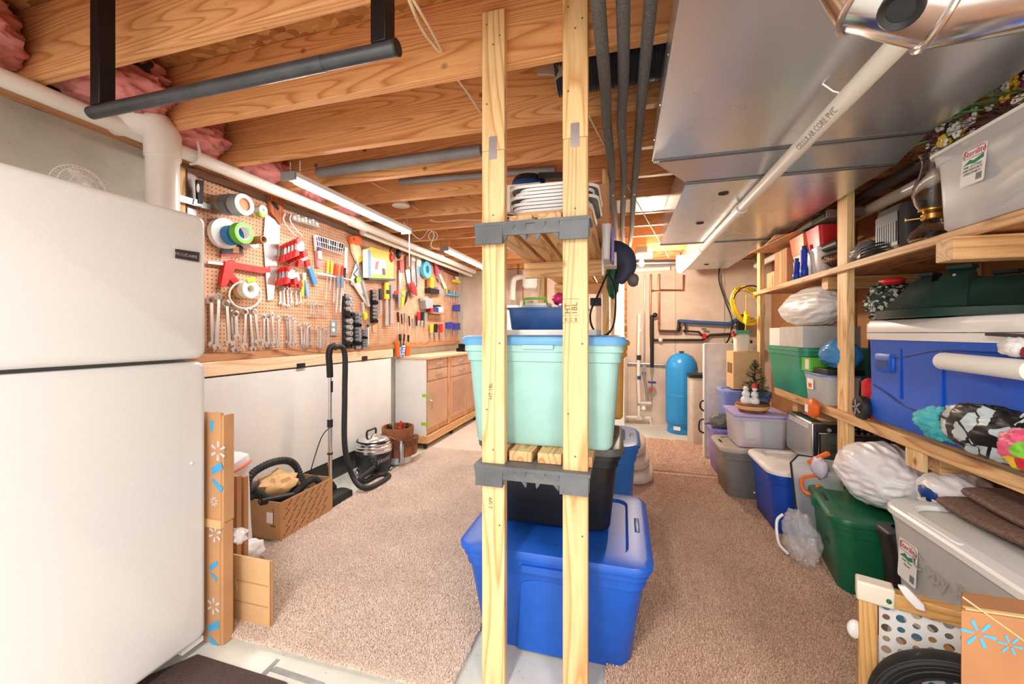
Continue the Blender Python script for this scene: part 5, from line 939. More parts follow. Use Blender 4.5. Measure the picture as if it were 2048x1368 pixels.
# salt bags
R = random.Random(3)
for i, lab in enumerate(('bottom white salt bag of the floor stack','middle white salt bag of the floor stack','top white salt bag with blue corner print')):
    hx, hy, hz = .235,.34,.06; secs = []; z0 = .016+i*.118; ox = -.03*i
    for j in range(11):
        t = j/10; z = z0+.116*t; k = 1-abs(2*t-1)**3*.16; ring = []
        for q in range(48):
            a = q*2*PI/48; ca, sa = math.cos(a), math.sin(a); e = 3.2
            rr2 = (abs(ca)**e+abs(sa)**e)**(-1/e); wob = 1+.02*noise.noise(V((ca*3,sa*3,i+t*3)))
            ring.append(V((.03+ox+hx*k*rr2*ca*wob, 3.92+hy*k*rr2*sa*wob, z+.006*noise.noise(V((ca*4,sa*4,i*3+t))))))
        secs.append(ring)
    P = [('bag', M().loft(secs), plain('saltbag%d'%i, C(226,208,192), .45, var=.05, bmp=.2))]
    if i == 2:
        zt2 = z0+.119; P.append(('print', M().prism([(x+ox,y,zt2+.004) for x,y in ((-.12,4.15),(.17,4.15),(.20,3.78),(.10,3.98),(-.1,3.98))], (0,0,.002)), plain('print_blue', C(40,140,200), .4)))
        P.append(('lettering', text('PRO\'S PICK', .06, (.05+ox,3.80,zt2+.0065), (1,-.15,0), (.15,1,0)), stamp))
    T('salt_bag', lab, 'bag', P, 'water softener salt bags')
# ================================================================ right wall shelves
XS = 1.30
P = [('post', M().box(XS,XS+.04,2.86,2.975,0,2.198), lum), ('post', M().box(XS,XS+.04,4.45,4.54,0,2.148), lum), ('post', M().box(XS,XS+.04,.95,1.04,0,2.198), lum)]
for zt_, yb0 in ((1.748,.9),(.862,.9)):
    P.append(('front_rail', M().box(XS-.03,XS-.001,yb0,4.55 if zt_>1 else 3.98,zt_-(.038 if zt_ > 1 else .055),zt_), lumy))
    for k in range(3): P.append(('shelf_board', M().box(XS+.042+k*.19,XS+.228+k*.19,yb0,4.55 if zt_>1 else 3.98,zt_-.024,zt_), lumdark if zt_ > 1 else lumy))
P.append(('shelf_board', M().box(XS+.0,XS+.041,.9,.949,1.724,1.748), lumy))
for y, zt_, x0 in ((1.93,1.71,1.22),(3.2,1.723,1.345),(2.2,.805,1.345),(3.6,.806,1.31)):
    P.append(('cleat', M().box(x0 if y != 2.2 else 1.345,1.9,y,y+.09,zt_-.09,zt_-.001), lumx))
T('pine_shelving', 'two tier pine shelving along the right wall', 'shelving', P, bev=.003)
T('shelf_bracket_block', 'pale pine block under the lower right shelf', 'block', ('shelf_bracket_block', M().box(1.275,1.298,2.19,2.3,.72,.806), lum), bev=.003)
for i, (x,z,r,mt,lab) in enumerate(((1.60,2.17,.036,pvc,'white drain pipe above the upper right shelf'),(1.59,2.27,.034,plain('dark_pipe',C(96,86,86),.5),'dark grey pipe above the white one by the right wall'))):
    T('drain_pipe', lab, 'pipe', [('pipe', M().cyl((x,.6,z),(x,5.6,z),r,n=18), mt), ('coupling', M().cyl((x,2.55,z),(x,2.7,z),r*1.22,n=18), mt)])
# ---------------------------------------------------------------- cooler
cx, cy, z0 = 1.53, 2.10, .863
hx, hy = .255, .565
P = [('body', M().rr([(.015,hx*.93,hy*.93,.07),(.04,hx*.965,hy*.955,.08),(.13,hx*.985,hy*.975,.09),(.14,hx*.97,hy*.965,.09),(.42,hx*.985,hy*.975,.09),(.44,hx,hy*.98,.09)], (cx,cy,z0), 8), plain('cooler_blue', C(0,92,214), .42, var=.03)),
     ('collar', M().rr([(.44,hx*1.02,hy,.09),(.475,hx*1.02,hy,.09)], (cx,cy,z0), 8), white), ('lid', M().rr([(.478,hx*1.02,hy,.09),(.52,hx*1.02,hy,.09),(.538,hx*.98,hy*.98,.085),(.542,hx*.9,hy*.93,.08)], (cx,cy,z0), 8), white, [('grip_recess', M().box(cx-hx*1.021,cx-hx*1.018,cy-.35,cy-.1,z0+.492,z0+.515), paper)])]
fx_ = cx-hx*.985
P.append(('side_handle', M().rr([(0,.02,.07,.02),(.012,.024,.075,.02),(.08,.024,.075,.02),(.09,.018,.07,.02)], (fx_+.012,cy+.36,z0+.28), 4), MATS['cooler_blue'], [('recess', M().cb((fx_-.0125,cy+.36,z0+.32),(.002,.09,.035)), blued)]))
for dy in (.24,-.02): P.append(('groove', M().box(fx_-.0035,fx_+.01,cy+dy-.004,cy+dy+.004,z0+.16,z0+.40), MATS['cooler_blue']))
P.append(('wave_line', M().tube(spl([(cx-hx*.99,cy+hy*.8,z0+.20),(cx-hx*.99,cy+hy*.6,z0+.17),(cx-hx*.99,cy+hy*.35,z0+.13),(cx-hx*.99,cy-hy*.1,z0+.125),(cx-hx*.99,cy-hy*.7,z0+.125)],6), .004, 6), blued))
P.append(('wave_line', M().tube(spl([(cx-hx*.985,cy+hy*.7,z0+.345),(cx-hx*.985,cy+hy*.4,z0+.36),(cx-hx*.985,cy,z0+.40),(cx-hx*.985,cy-hy*.6,z0+.405)],6), .0035, 6), blued))
for sx in (-1,1):
    wx_ = cx+sx*(hx+.005); P.append(('wheel', M().lathe([(.045,-.022),(.06,-.018),(.064,-.008),(.064,.008),(.06,.018),(.045,.022)], (wx_,cy+hy*.96,z0+.064), 28, 'x'), rubber, [('hub', M().lathe([(.04,-.024),(.012,-.026),(0,-.026)][::-1], (wx_,cy+hy*.96,z0+.064), 18, 'x'), blackm)]+[('spoke', M().bar((wx_-.026,cy+hy*.96,z0+.064),(wx_-.026,cy+hy*.96+.042*math.cos(a),z0+.064+.042*math.sin(a)),.008,.006,(1,0,0)), grey) for a in [k*PI/2.5 for k in range(5)]]))
P.append(('foot', M().box(cx-.2,cx+.2,cy-hy*.85,cy-hy*.7,z0,z0+.03), black))
P.append(('tow_handle', M().tube([(cx-.12,cy+hy+.02,z0+.15),(cx-.12,cy+hy+.03,z0+.40),(cx-.05,cy+hy+.035,z0+.44),(cx+.05,cy+hy+.035,z0+.44),(cx+.12,cy+hy+.03,z0+.40),(cx+.12,cy+hy+.02,z0+.15)], .012, 8), black))
T('wheeled_cooler', 'large blue wheeled cooler with white lid on lower shelf', 'cooler', P)
# tree stand
c = (1.55,2.27,z0+.545)
P = [('base', M().lathe([(.33,0),(.362,.0),(.366,.034),(.345,.04),(.33,.046),(.275,.115),(.24,.155),(.222,.16),(.21,.14)], c, 48), dgreen)]
for k in range(4):
    a = k*PI/2+.62; ca, sa = math.cos(a), math.sin(a)
    t = lambda r, w, z: V((c[0]+r*ca-w*sa, c[1]+r*sa+w*ca, c[2]+z))
    P.append(('buttress', M().loft([[t(.335,-.07,.04),t(.335,.07,.04),t(.17,.06,.05),t(.17,-.06,.05)],[t(.25,-.045,.17),t(.25,.045,.17),t(.165,.045,.15),t(.165,-.045,.15)],[t(.205,-.032,.20),t(.205,.032,.20),t(.165,.032,.20),t(.165,-.032,.20)],[t(.215,-.04,.205),t(.215,.04,.205),t(.16,.04,.205),t(.16,-.04,.205)],[t(.215,-.04,.22),t(.215,.04,.22),t(.16,.04,.22),t(.16,-.04,.22)]]), dgreen))
    P.append(('bolt', M().cyl(t(.25,0,.175),t(.04,0,.175),.006,n=8), shiny))
T('tree_stand', 'round dark green christmas tree stand on the cooler lid', 'tree stand', P)
# paper roll, knit cap and black bar by the cooler
a, b = at(1886,722,X=1.235), at(2066,742,X=1.235)
T('paper_roll', 'white paper roll sticking out before the blue cooler', 'roll', [('roll', M().cyl(a,b,.034,n=24), paper), ('core', M().cyl(a+(a-b)*.002,a+(a-b)*.001,.02,n=18), grey)])
T('knit_cap', 'white and red knit cap above the paper roll', 'cap', [('brim', M().blob(at(2032,694,X=1.24), (.03,.05,.03), 3, .25, 4, 18, 12), plain('white_knit', C(240,236,236), .9, var=.1, sc=60, bmp=.6)), ('crown', M().blob(at(2046,704,X=1.24)+V((0,-.05,0)), (.026,.05,.024), 5, .2, 4, 16, 10), plain('red_knit', C(180,30,64), .9, bmp=.5))])
T('black_bar', 'thin black bar lying above the knit cap', 'bar', ('black_bar', M().bar(at(1974,668,X=1.245),at(2066,673,X=1.245),.012,.012), black))
# clothing on the lower shelf
T('teal_shirt', 'turquoise cloth hanging over the lower shelf edge', 'cloth', ('teal_shirt', M().blob(at(1882,848,X=1.235), (.03,.12,.06), 4, .3, 2.6, 60, 40, .7), plain('turquoise', C(70,196,208), .6, var=.12, sc=8, bmp=.2)))
T('patterned_tote', 'black and white leaf patterned bag on lower shelf', 'bag', ('patterned_tote', M().blob(at(1975,862,X=1.215)+V((0,0,.0)), (.05,.19,.085), 9, .2, 2.2, 64, 44, .6), cells('leafpat', C(186,202,206), C(20,20,23), 17, .07)))
T('floral_bag', 'pink and yellow floral bag at the shelf right end', 'bag', ('floral_bag', M().blob(at(2052,900,X=1.185), (.035,.075,.055), 12, .25, 2.4, 48, 32, .6), cam_pattern('floral', [C(214,40,60),C(240,200,50),C(232,90,130),C(120,190,60),C(240,150,170)], 22, .4)))
# ---------------------------------------------------------------- upper shelf
zu = 1.7485
def bin_clear(name, lab, x0,x1,y0,y1,z0,z1,mt,rim=white,t=.88,extra=()):
    c=((x0+x1)/2,(y0+y1)/2,z0); hx,hy,h=(x1-x0)/2,(y1-y0)/2,z1-z0
    T(name, lab, 'bin', [('body', M().rr([(0,hx*t-.01,hy*t-.01,.04),(.012,hx*t,hy*t,.05),(h*.84,hx*.96,hy*.96,.05),(h*.85,hx*.985,hy*.985,.05),(h,hx,hy,.05)], c, 6, (1,0)), mt), ('rim', M().rr([(h-.012,hx*1.03,hy*1.03,.055),(h,hx*1.035,hy*1.035,.055),(h+.004,hx*1.0,hy*1.0,.05),(h-.012,hx*.99,hy*.99,.05)], c, 6, (0,0)), rim)]+list(extra))
def label(o, xd, yd, w, h, words, nrm):
    'white brand label with red frame, green swoosh and handwriting'
    o, xd, yd, n = V(o), V(xd).normalized(), V(yd).normalized(), V(nrm).normalized()
    q = lambda x, y, k=0: o+xd*x*w/2+yd*y*h/2+n*k
    rr2 = lambda a, b, s: [q(a*math.copysign(1,math.cos(t))*(1-.12)+.12*a*math.cos(t)*1.0, 0) for t in ()]
    red2 = MATS.get('label_red') or plain('label_red', C(176,40,70), .5, var=0); grn = MATS.get('label_green') or plain('label_green', C(24,140,110), .5, var=0); ink2 = MATS.get('label_ink') or plain('label_ink', C(60,60,66), .6, var=0)
    S_ = [('frame', M().tube([q(x,y,.001) for x,y in ((-.85,.45),(-.9,.6),(-.85,.85),(-.6,.92),(.6,.92),(.85,.85),(.9,.6),(.85,.45))], w*.012, 5, True), red2),
          ('brand_name', text('Sterilite', w*.3, q(0,.68,.0012), xd, yd, thick=.0004, shear=.2), red2),
          ('swoosh', M().prism([q(x,y,.001) for x,y in ((-.85,.12),(-.3,.36),(0,.25),(.8,.44),(.85,.22),(.1,.08),(-.3,.14))], n*.0006), grn)]
    for k, (s_, y) in enumerate(words): S_.append(('handwriting', text(s_, w*.115, q(-.05,y,.001), xd, yd, thick=.0004, shear=.25), ink2))
    S_.append(('barcode', M(), ink2))
    for k in range(7): S_[-1][1].prism([q(.35+.07*k,-.85,.001),q(.38+.07*k,-.85,.001),q(.38+.07*k,-.5,.001),q(.35+.07*k,-.5,.001)], n*.0005)
    return ('label_sticker', M().prism([q(x,y) for x,y in ((-1,-.9),(-.9,-1),(.9,-1),(1,-.9),(1,.9),(.9,1),(-.9,1),(-1,.9))], n*.0008), paper, S_)
x0 = 1.235
lo = at(1948,330,X=x0+.006)
bin_clear('clear_storage_bin', 'frosted storage bin with brand label on the upper shelf', x0,1.72,1.28,2.09,zu,2.07,cbin,white,.93,[label(lo+V((-.002,0,0)),(0,-1,-.03),(.09,0,1),.105,.14,[('PHIL CLOTHES',-.02),('SHIRTS/SHORTS',-.2),('SWEATSHIRTS',-.38)],(-1,0,.05))])
R = random.Random(6)
for i in range(6): T('folded_clothes', f'folded garment inside the frosted bin, {ORD[i]} layer up', 'clothes', ('folded_clothes', M().blob((1.48,1.68,zu+.05+i*.042), (.185,.32,.026), i, .2, 2, 24, 10), (grey,plain('olive',C(120,128,116),.9),ivory,cardl,grey,plain('slate2',C(108,114,124),.9))[i]), 'clothes in the frosted bin')
# dried flowers
R = random.Random(12)
P = [('twig', M(), plain('twig_brown', C(96,66,50), .8)), ('leaf', M(), plain('leaf_green', C(96,150,70), .5)), ('petals', M(), paper), ('blossom', M(), plain('purple_flower', C(130,50,90), .6)), ('pod', M(), plain('yellow_flower', C(230,190,60), .5))]
def fp(t): return V((1.31+.10*t, 2.20-.75*t, 2.13+.02*math.sin(t*5)))
for i in range(420):
    t = R.random(); p = fp(t)+V((R.gauss(.07,.05),0,R.uniform(-.03,.06))); d = V((R.uniform(-.6,.2),R.uniform(.2,1),R.uniform(-.15,.35))).normalized(); L = R.uniform(.06,.18); b_ = p+d*L+V((R.uniform(-.02,.02),0,R.uniform(-.02,.02)))
    m_ = (p+b_)/2+V((R.uniform(-.02,.02),)*3)
    for q in (p,m_,b_): q.z = max(q.z, 2.09); q.z = min(q.z,2.27); q.x = max(q.x,1.275)
    P[0][1].tube([p,m_,b_], .0016, 4)
LF = []
for i in range(80):
    p = fp(R.random())+V((R.uniform(-.03,.12),0,R.uniform(.0,.12))); d = V((R.uniform(-1,.2),R.uniform(-.2,1),R.uniform(-.2,.3))).normalized(); L = R.uniform(.04,.12); s_ = d.cross(V((0,0,1))).normalized()*L*.12; p.z = max(p.z,2.10)
    LF.append(('leaf', M().prism([p,p+d*L*.4+s_,p+d*L,p+d*L*.4-s_], (0,0,.0015)), P[1][2]))
FL = []
for i in range(130):
    p = fp(R.random())+V((R.uniform(-.03,.05),R.uniform(-.03,.03),R.uniform(-.02,.12))); p.z = max(p.z,2.105); mt = (paper,paper,paper,P[3][2],P[4][2])[i%5]; m = M(); r = R.uniform(.008,.022)
    for k in range(6):
        a = k*PI/3; m.sph(p+V((0,math.cos(a)*r*.8,math.sin(a)*r*.8)), (r*.35,r*.5,r*.5), 6, 4)
    FL.append(('blossom', m, mt))
T('dried_flowers', 'dried wildflower and twig bundle lying on the frosted bin', 'flowers', [P[0]]+LF+FL)
# oil lamp
lc = V((1.31,2.19,zu+.001))
T('oil_lamp', 'clear glass oil lamp with tall chimney on upper shelf', 'lamp', [('font', M().lathe([(.0,0),(.075,0),(.08,.012),(.072,.035),(.05,.055),(.032,.075),(.03,.085)], lc, 28), glass), ('burner', M().lathe([(.032,.085),(.036,.09),(.036,.11),(.028,.118),(.045,.125),(.045,.132),(.02,.15),(0,.152)], lc, 24), metal('brass', C(200,160,90), .3)), ('chimney', M().lathe([(.040,.13),(.055,.16),(.066,.20),(.06,.24),(.042,.29),(.034,.33),(.036,.36),(.044,.375),(.042,.377),(.033,.36),(.031,.33),(.039,.29),(.057,.24),(.063,.20),(.052,.16),(.037,.13),(.040,.13)], lc, 28), glass), ('knob', M().cyl(lc+V((-.03,.02,.10)),lc+V((-.07,.04,.10)),.004), MATS['brass']), ('knob_wheel', M().cyl(lc+V((-.07,.04,.10)),lc+V((-.074,.042,.10)),.012,n=14), MATS['brass'])])
T('red_box', 'small dark red box behind the oil lamp', 'box', ('red_box', M().box(1.42,1.52,2.12,2.24,zu,zu+.11), plain('maroon', C(130,36,44), .5)), bev=.002)
# heater
hx0, hy0 = 1.33, 2.52
P = [('body', M().rr([(0,.075,.115,.03),(.02,.08,.12,.04),(.2,.08,.12,.04),(.235,.07,.11,.04),(.245,.05,.09,.03)], (hx0+.07,hy0,zu+.001), 6), plain('charcoal', C(58,54,54), .5)), ('grille_frame', M().box(hx0-.014,hx0-.002,hy0-.09,hy0+.09,zu+.03,zu+.2), black)]
for k in range(9): P.append(('grille_slat', M().box(hx0-.018,hx0-.013,hy0-.078+k*.0185,hy0-.07+k*.0185,zu+.05,zu+.15), grey))
T('space_heater', 'dark grey portable heater with slatted grille on shelf', 'heater', P)
T('heater_cord', 'coiled black power cord before the heater', 'cord', ('heater_cord', M().tube([(1.32+.05*math.cos(k*.5),2.62+.09*math.sin(k*.5),zu+.006+.0012*k) for k in range(50)], .005, 6), black))
T('plastic_bag', 'crumpled grey plastic bag by the shelf post', 'bag', ('plastic_bag', M().blob((1.34,2.74,zu+.052),(.055,.085,.052), 15, .3, 3, 26, 16, .9, flat=.95), plain('grey_bag', C(120,122,126), .3, var=.1, bmp=.3)))
T('green_case', 'dark green flat case leaning at shelf back', 'case', ('green_case', M().bar((1.55,2.8,zu+.02),(1.62,2.7,zu+.25),.10,.06), dgreen), bev=.005)
# left of the post on the upper shelf
T('tall_carton', 'tall plain tan carton standing on upper shelf end', 'box', [('carton', M().box(1.315,1.55,3.82,4.1,zu,zu+.30), card), ('tape', M().box(1.3135,1.315,3.93,3.98,zu+.02,zu+.28), cardl)], bev=.002)
T('small_carton', 'small tan carton with print at the shelf far end', 'box', [('carton', M().box(1.345,1.5,4.2,4.4,zu,zu+.16), cardl), ('print', M().box(1.3435,1.345,4.24,4.25,zu+.03,zu+.12), stamp)], bev=.002)
bin_clear('white_bin', 'small white bin below the red trays on shelf', 1.315,1.55,3.25,3.72,zu,zu+.19,plain('milk_white',C(232,230,226),.4),white)
T('orange_tray', 'orange red plastic tray resting on the white bin', 'tray', ('orange_tray', M().rr([(0,.09,.12,.02),(.14,.105,.14,.02)], (1.405,3.60,zu+.196), 4), orange))
T('red_tray', 'red plastic tray behind the blue bottle', 'tray', ('red_tray', M().rr([(0,.09,.1,.02),(.14,.105,.115,.02)], (1.41,3.34,zu+.196), 4), red))
for i,(y,h,lab) in enumerate(((3.42,.2,'tall blue plastic bottle at shelf edge'),(3.55,.13,'short blue plastic tube left of the bottle'))):
    T('blue_bottle', lab, 'bottle', [('body', M().lathe([(0,0),(.022,0),(.027,.01),(.027,h*.3),(.02,h*.45),(.022,h),(0,h)], (1.288,y,zu+.0005), 16), plain('cobalt%d'%i, C(24,60,190), .25)), ('cap', M().lathe([(.015,h),(.015,h+.03),(0,h+.031)], (1.288,y,zu+.0005), 12), blued)])
c = V((1.38,3.12,zu+.06)); P = [('rim', M().tube([c+V((.085*math.cos(t),.14*math.sin(t),.04)) for t in [k*PI/16 for k in range(32)]], .005, 6, True), black)]
for k in range(12):
    a = k*PI/12; P.append(('wire', M().tube([c+V((.085*math.cos(a)*s_,.14*math.sin(a)*s_,.04-.09*(1-s_*s_))) for s_ in (-1,-.6,-.2,.2,.6,1)], .0025, 4), black))
T('wire_bowl', 'black wire bowl tilted beside the shelf post', 'bowl', P)
T('pinecone_mix', 'brown dried filling heaped in the black wire bowl', 'potpourri', ('pinecone_mix', M().blob(c+V((0,0,.02)), (.07,.115,.035), 3, .4, 6, 28, 16), brown))
T('hair_dryer', 'black and white hair dryer lying on the wire bowl', 'hair dryer', [('barrel', M().cyl(c+V((-.05,.08,.105)),c+V((-.02,-.06,.115)),.028,.034,n=16), black), ('handle', M().cyl(c+V((-.02,-.02,.11)),c+V((.05,-.06,.12)),.018,n=12), paper)])
for i,(z,rz,lab,mt) in enumerate(((zu+.345,.1,'lower loose cardboard flap over the tall carton',card),(zu+.36,-.12,'upper loose cardboard sheet over the tall carton',cardl))):
    T('cardboard_flap', lab, 'cardboard', ('cardboard_flap', M().box(1.2,1.58,3.5+.1*i,4.3,z,z+.008).rot(rz,(1.4,3.9,z)), mt))
T('shirt_box', 'flat grey box under the pipes on shelf top', 'box', [('box', M().box(1.34,1.55,3.2,3.95,zu+.375,zu+.43), plain('greige', C(150,130,116), .6)), ('green_end', M().box(1.335,1.339,3.22,3.42,zu+.38,zu+.425), dgreen)], bev=.002)
# yellow cord
P = M(); cc = V((1.26,4.62,1.62))
for k in range(9):
    R = random.Random(k); a = .14+R.uniform(-.03,.02); b = .17+R.uniform(-.03,.03)
    P.tube([cc+V((a*math.cos(t)-.02,R.uniform(-.03,.03)*math.sin(t)+.008*k,b*math.sin(t)-.05*math.cos(t))) for t in [q*PI/12 for q in range(24)]], .006, 6, True)
P.tube(spl([cc+V((-.06,-.1,.1)),cc+V((-.07,-.14,0)),cc+V((-.07,-.13,-.14)),cc+V((-.06,-.06,-.3))],6), .006, 6)
T('extension_cord', 'coiled yellow extension cord hung on the shelf end', 'cord', [('coil', P, yellow), ('plug', M().prism([cc+V((-.08,-.1,-.06)),cc+V((-.08,-.2,-.12)),cc+V((-.08,-.16,-.2)),cc+V((-.08,-.06,-.17))], (.03,0,0)), yellow), ('strap', M().tube([cc+V((.17*math.cos(t),-.02,.2*math.sin(t))) for t in [1.2+q*.2 for q in range(9)]], .007, 6), black)])
# ---------------------------------------------------------------- lower shelf, beyond the post
zl = .8625
tote('storage_tote', 'sea green open tote on the lower right shelf', 1.485,3.70,zl, .255,.37,.38, seag, seag, 0, .86, .06, lid=False)
zg = zl+.38*.96+.002
T('white_carton', 'white printed box on top of the sea green tote', 'box', [('carton', M().box(1.25,1.48,3.78,4.02,zg,zg+.15), paper), ('print', M().box(1.27,1.29,3.779,3.78,zg+.03,zg+.12), stamp)], bev=.002)
T('grey_carton', 'long pale grey box beside the white printed one', 'box', ('grey_carton', M().box(1.25,1.6,3.34,3.77,zg,zg+.155), plain('light_grey', C(206,206,204), .5)), bev=.002)
T('white_bag', 'large translucent white bag lying over the boxes', 'bag', ('white_bag', M().blob((1.40,3.55,zg+.30), (.16,.42,.145), 21, .12, 1.5, 90, 60, .3, flat=.95, fold=.05), plain('bag_white', C(232,230,228), .4, var=.03)))
bin_clear('small_clear_bin', 'small clear bin with orange label beside shelf post', 1.245,1.47,3.02,3.34,zl,zl+.20,cbin,plain('blue_rim',C(120,140,200),.4),.88,[('label', M().box(1.2425,1.2445,3.16,3.25,zl+.09,zl+.16), paper, [('picture', M().box(1.2415,1.2425,3.18,3.23,zl+.1,zl+.13), orange)])])
T('dvd_player', 'flat black device on the small clear bin', 'device', ('dvd_player', M().box(1.26,1.46,3.0,3.2,zl+.206,zl+.24), black), bev=.003)
T('green_book', 'green and white packet beside the black device', 'packet', [('packet', M().box(1.25,1.38,3.22,3.36,zl+.206,zl+.30), tape_g), ('face', M().box(1.248,1.25,3.24,3.30,zl+.22,zl+.29), paper)], bev=.002)
T('blue_bag', 'shiny blue plastic bag on the black device', 'bag', ('blue_bag', M().blob((1.36,3.07,zl+.335), (.10,.15,.095), 31, .1, 1.6, 60, 40, .3, flat=.95, fold=.05), plain('shiny_blue', C(60,150,220), .2, var=.1)))
T('orange_jug', 'orange jug with white label at the shelf edge', 'jug', [('jug', M().blob((1.225,3.12,zl-.03), (.035,.065,.065), 2, .12, 2, 22, 14), orange), ('label', M().box(1.186,1.19,3.10,3.14,zl-.055,zl-.005), paper)])
T('white_device', 'clear jug with green top and red cap on shelf', 'jug', [('jug', M().rr([(0,.06,.06,.03),(.14,.065,.065,.03),(.17,.05,.05,.03)], (1.10,4.30,1.162), 5), ivory), ('lid', M().rr([(.17,.07,.09,.03),(.2,.07,.09,.03)], (1.10,4.30,1.162), 5), seag), ('cap', M().cyl((1.035,4.28,1.33),(1.015,4.28,1.325),.03,n=16), red)])
T('support_carton', 'tan box standing below the clear jug', 'box', [('carton', M().box(1.0,1.22,4.18,4.44,.806,1.16), cardl), ('print', M().box(.9985,1.0,4.22,4.40,.95,1.05), stamp)], bev=.002)
T('wreath_bag', 'clear bag with dark green garland under the upper shelf', 'garland', [('garland', M().blob((1.46,2.74,1.50),(.11,.1,.12), 41, .22, 4, 40, 28, .6), cam_pattern('garland_pat',[C(24,44,32),C(40,70,48),C(200,204,200),C(20,34,28)],70)), ('bow', M().blob((1.42,2.66,1.62),(.05,.06,.02), 4, .2, 3, 14, 8), red)])
T('purple_box', 'dark blue printed box under the garland bag', 'box', ('purple_box', M().box(1.40,1.6,2.70,2.85,zl,1.37), plain('dark_blue_box', C(40,44,84), .4)), bev=.003)
T('red_can', 'red container behind the cooler wheel', 'container', ('red_can', M().lathe([(0,0),(.05,0),(.052,.2),(.03,.22),(0,.221)], (1.352,2.70,zl), 16), red))
# ================================================================ floor items, right aisle
tote('storage_tote', 'grey tote with taupe lid on the carpet', 1.06,3.76,.016, .29,.235,.385, grayt, graylid, 0, .86, .08, [('knob', M().sph((-.06,-.208,.06), .008, 8, 6), white)])
tote('storage_tote', 'purple tote behind the grey one', 1.08,4.25,.016, .27,.19,.42, purp, purp, 0, .88, .05)
zq = .016+.385*.955+.036
bin_clear('lilac_bin', 'clear bin with lilac lid on the grey tote', .87,1.26,3.57,3.97,zq,zq+.255,cbinp,purp,.9,[('lid', M().rr([(.25,.2,.21,.03),(.268,.2,.21,.03),(.272,.17,.18,.03)], (1.065,3.77,zq), 4), plain('lilac', C(186,172,224), .4)), ('wheel', M().cyl((1.0,3.6,zq+.03),(1.0,3.594,zq+.03),.012,n=12), white)])
T('paper_contents', 'papers and box inside the lilac lidded bin', 'papers', [('box', M().box(.93,1.08,3.66,3.9,zq+.014,zq+.14), cardl), ('sheet', M().box(.96,1.06,3.645,3.655,zq+.06,zq+.2), paper), ('book', M().box(1.1,1.18,3.66,3.9,zq+.014,zq+.2), seag)])
tote('storage_tote', 'periwinkle tub behind the lilac bin', 1.10,4.25,.452, .2,.16,.33, plain('periwinkle', C(130,150,216), .4), MATS['periwinkle'], 0, .88, .05)
T('grey_bag', 'tied dark grey plastic bag on the purple tote', 'bag', [('bag', M().blob((.875,4.14,.505), (.085,.09,.06), 8, .3, 3, 26, 16, .9, flat=.9), plain('dark_bag', C(110,108,104), .3, bmp=.3)), ('knot', M().cyl((.80,4.12,.50),(.74,4.10,.485),.02,.008), MATS['dark_bag'])])
# snowman planter
sc = V((1.02,3.68,zq+.274))
P = [('basket', M().lathe([(0,0),(.075,0),(.095,.03),(.098,.055),(.09,.06),(0,.058)], sc, 24), brown), ('band', M().lathe([(.0905,.02),(.098,.032),(.099,.044)], sc, 24), cardl), ('trunk', M().cyl(sc+V((.02,.02,.05)),sc+V((.02,.02,.34)),.006), brown)]
R = random.Random(7); ndl = M()
for k in range(420):
    h = R.random(); r = .095*(1-h)**.8+.008; a = R.uniform(0,6.28); p = sc+V((.02,.02,.07+.26*h)); d = V((math.cos(a),math.sin(a),R.uniform(-.2,.5))).normalized()
    q = p+d*r; s_ = d.cross(V((0,0,1))).normalized()*.006; ndl.add([p+s_*.3,q+s_,q+d*.012,q-s_], [(0,1,2,3)])
ndl_o = ('needles', ndl, plain('fir', C(44,74,46), .6))
P.append(ndl_o)
for (dx,dy,k) in ((-.045,-.03,1.0),(.0,-.05,.9)):
    for (z,r) in ((.075,.032*k),(.118,.024*k),(.152,.017*k)): P.append(('snow_ball', M().sph(sc+V((dx,dy,z)), r, 14, 10), white))
P.append(('cap', M().lathe([(.02,.162),(.018,.168),(.012,.19),(0,.192)], sc+V((0,-.05,0)), 12), red)); P.append(('nose', M().cyl(sc+V((-.045,-.045,.152)),sc+V((-.05,-.07,.15)),.003,.001), orange))
for q_ in P: q_[1].v = [sc+(p_-sc)*1.25 for p_ in q_[1].v]
T('snowman_planter', 'tabletop christmas tree with two snowmen in brown basket', 'decoration', P)
# blue tote with white lid and toaster oven
tote('storage_tote', 'dark blue tote with white lid below the toaster oven', 1.26,3.22,.016, .33,.27,.415, plain('royal', C(16,70,170), .35), plain('bone', C(236,228,220), .4), 0, .88, .09, [('side_mark', M().prism([(-.285,.0+.05*math.cos(t),.25+.035*math.sin(t)) for t in [k*PI/6 for k in range(12)]], (-.004,0,0)), paper)], grips=False)
zo = .016+.415*.955+.0355; ox0, oy0 = 1.20, 3.08
P = [('shell', M().box(ox0,1.66,oy0,3.50,zo+.02,zo+.295), brushed, .012), ('front', M().box(ox0+.01,1.65,oy0-.02,oy0-.001,zo+.025,zo+.29), plain('oven_black', C(28,28,30), .25), .006, [('control_strip', M().box(ox0+.015,1.645,oy0-.024,oy0-.0205,zo+.235,zo+.282), black), ('knob', M().lathe([(.012,0),(.012,-.008),(0,-.009)], (ox0+.09,oy0-.024,zo+.258), 14, 'y'), grey)]),
     ('door_glass', M().box(ox0+.045,1.61,oy0-.026,oy0-.021,zo+.05,zo+.225), plain('smoked_glass', C(90,92,92), .08, var=.15, sc=5)), ('door_frame', M().tube([(ox0+.03,oy0-.028,zo+.035),(ox0+.03,oy0-.028,zo+.235),(1.62,oy0-.028,zo+.235),(1.62,oy0-.028,zo+.035)], .008, 6, True), shiny)]
for k in range(3): P.append(('rack_wire', M().cyl((ox0+.05,oy0-.029,zo+.09+k*.035),(1.6,oy0-.029,zo+.09+k*.035),.0025,n=6), shiny))
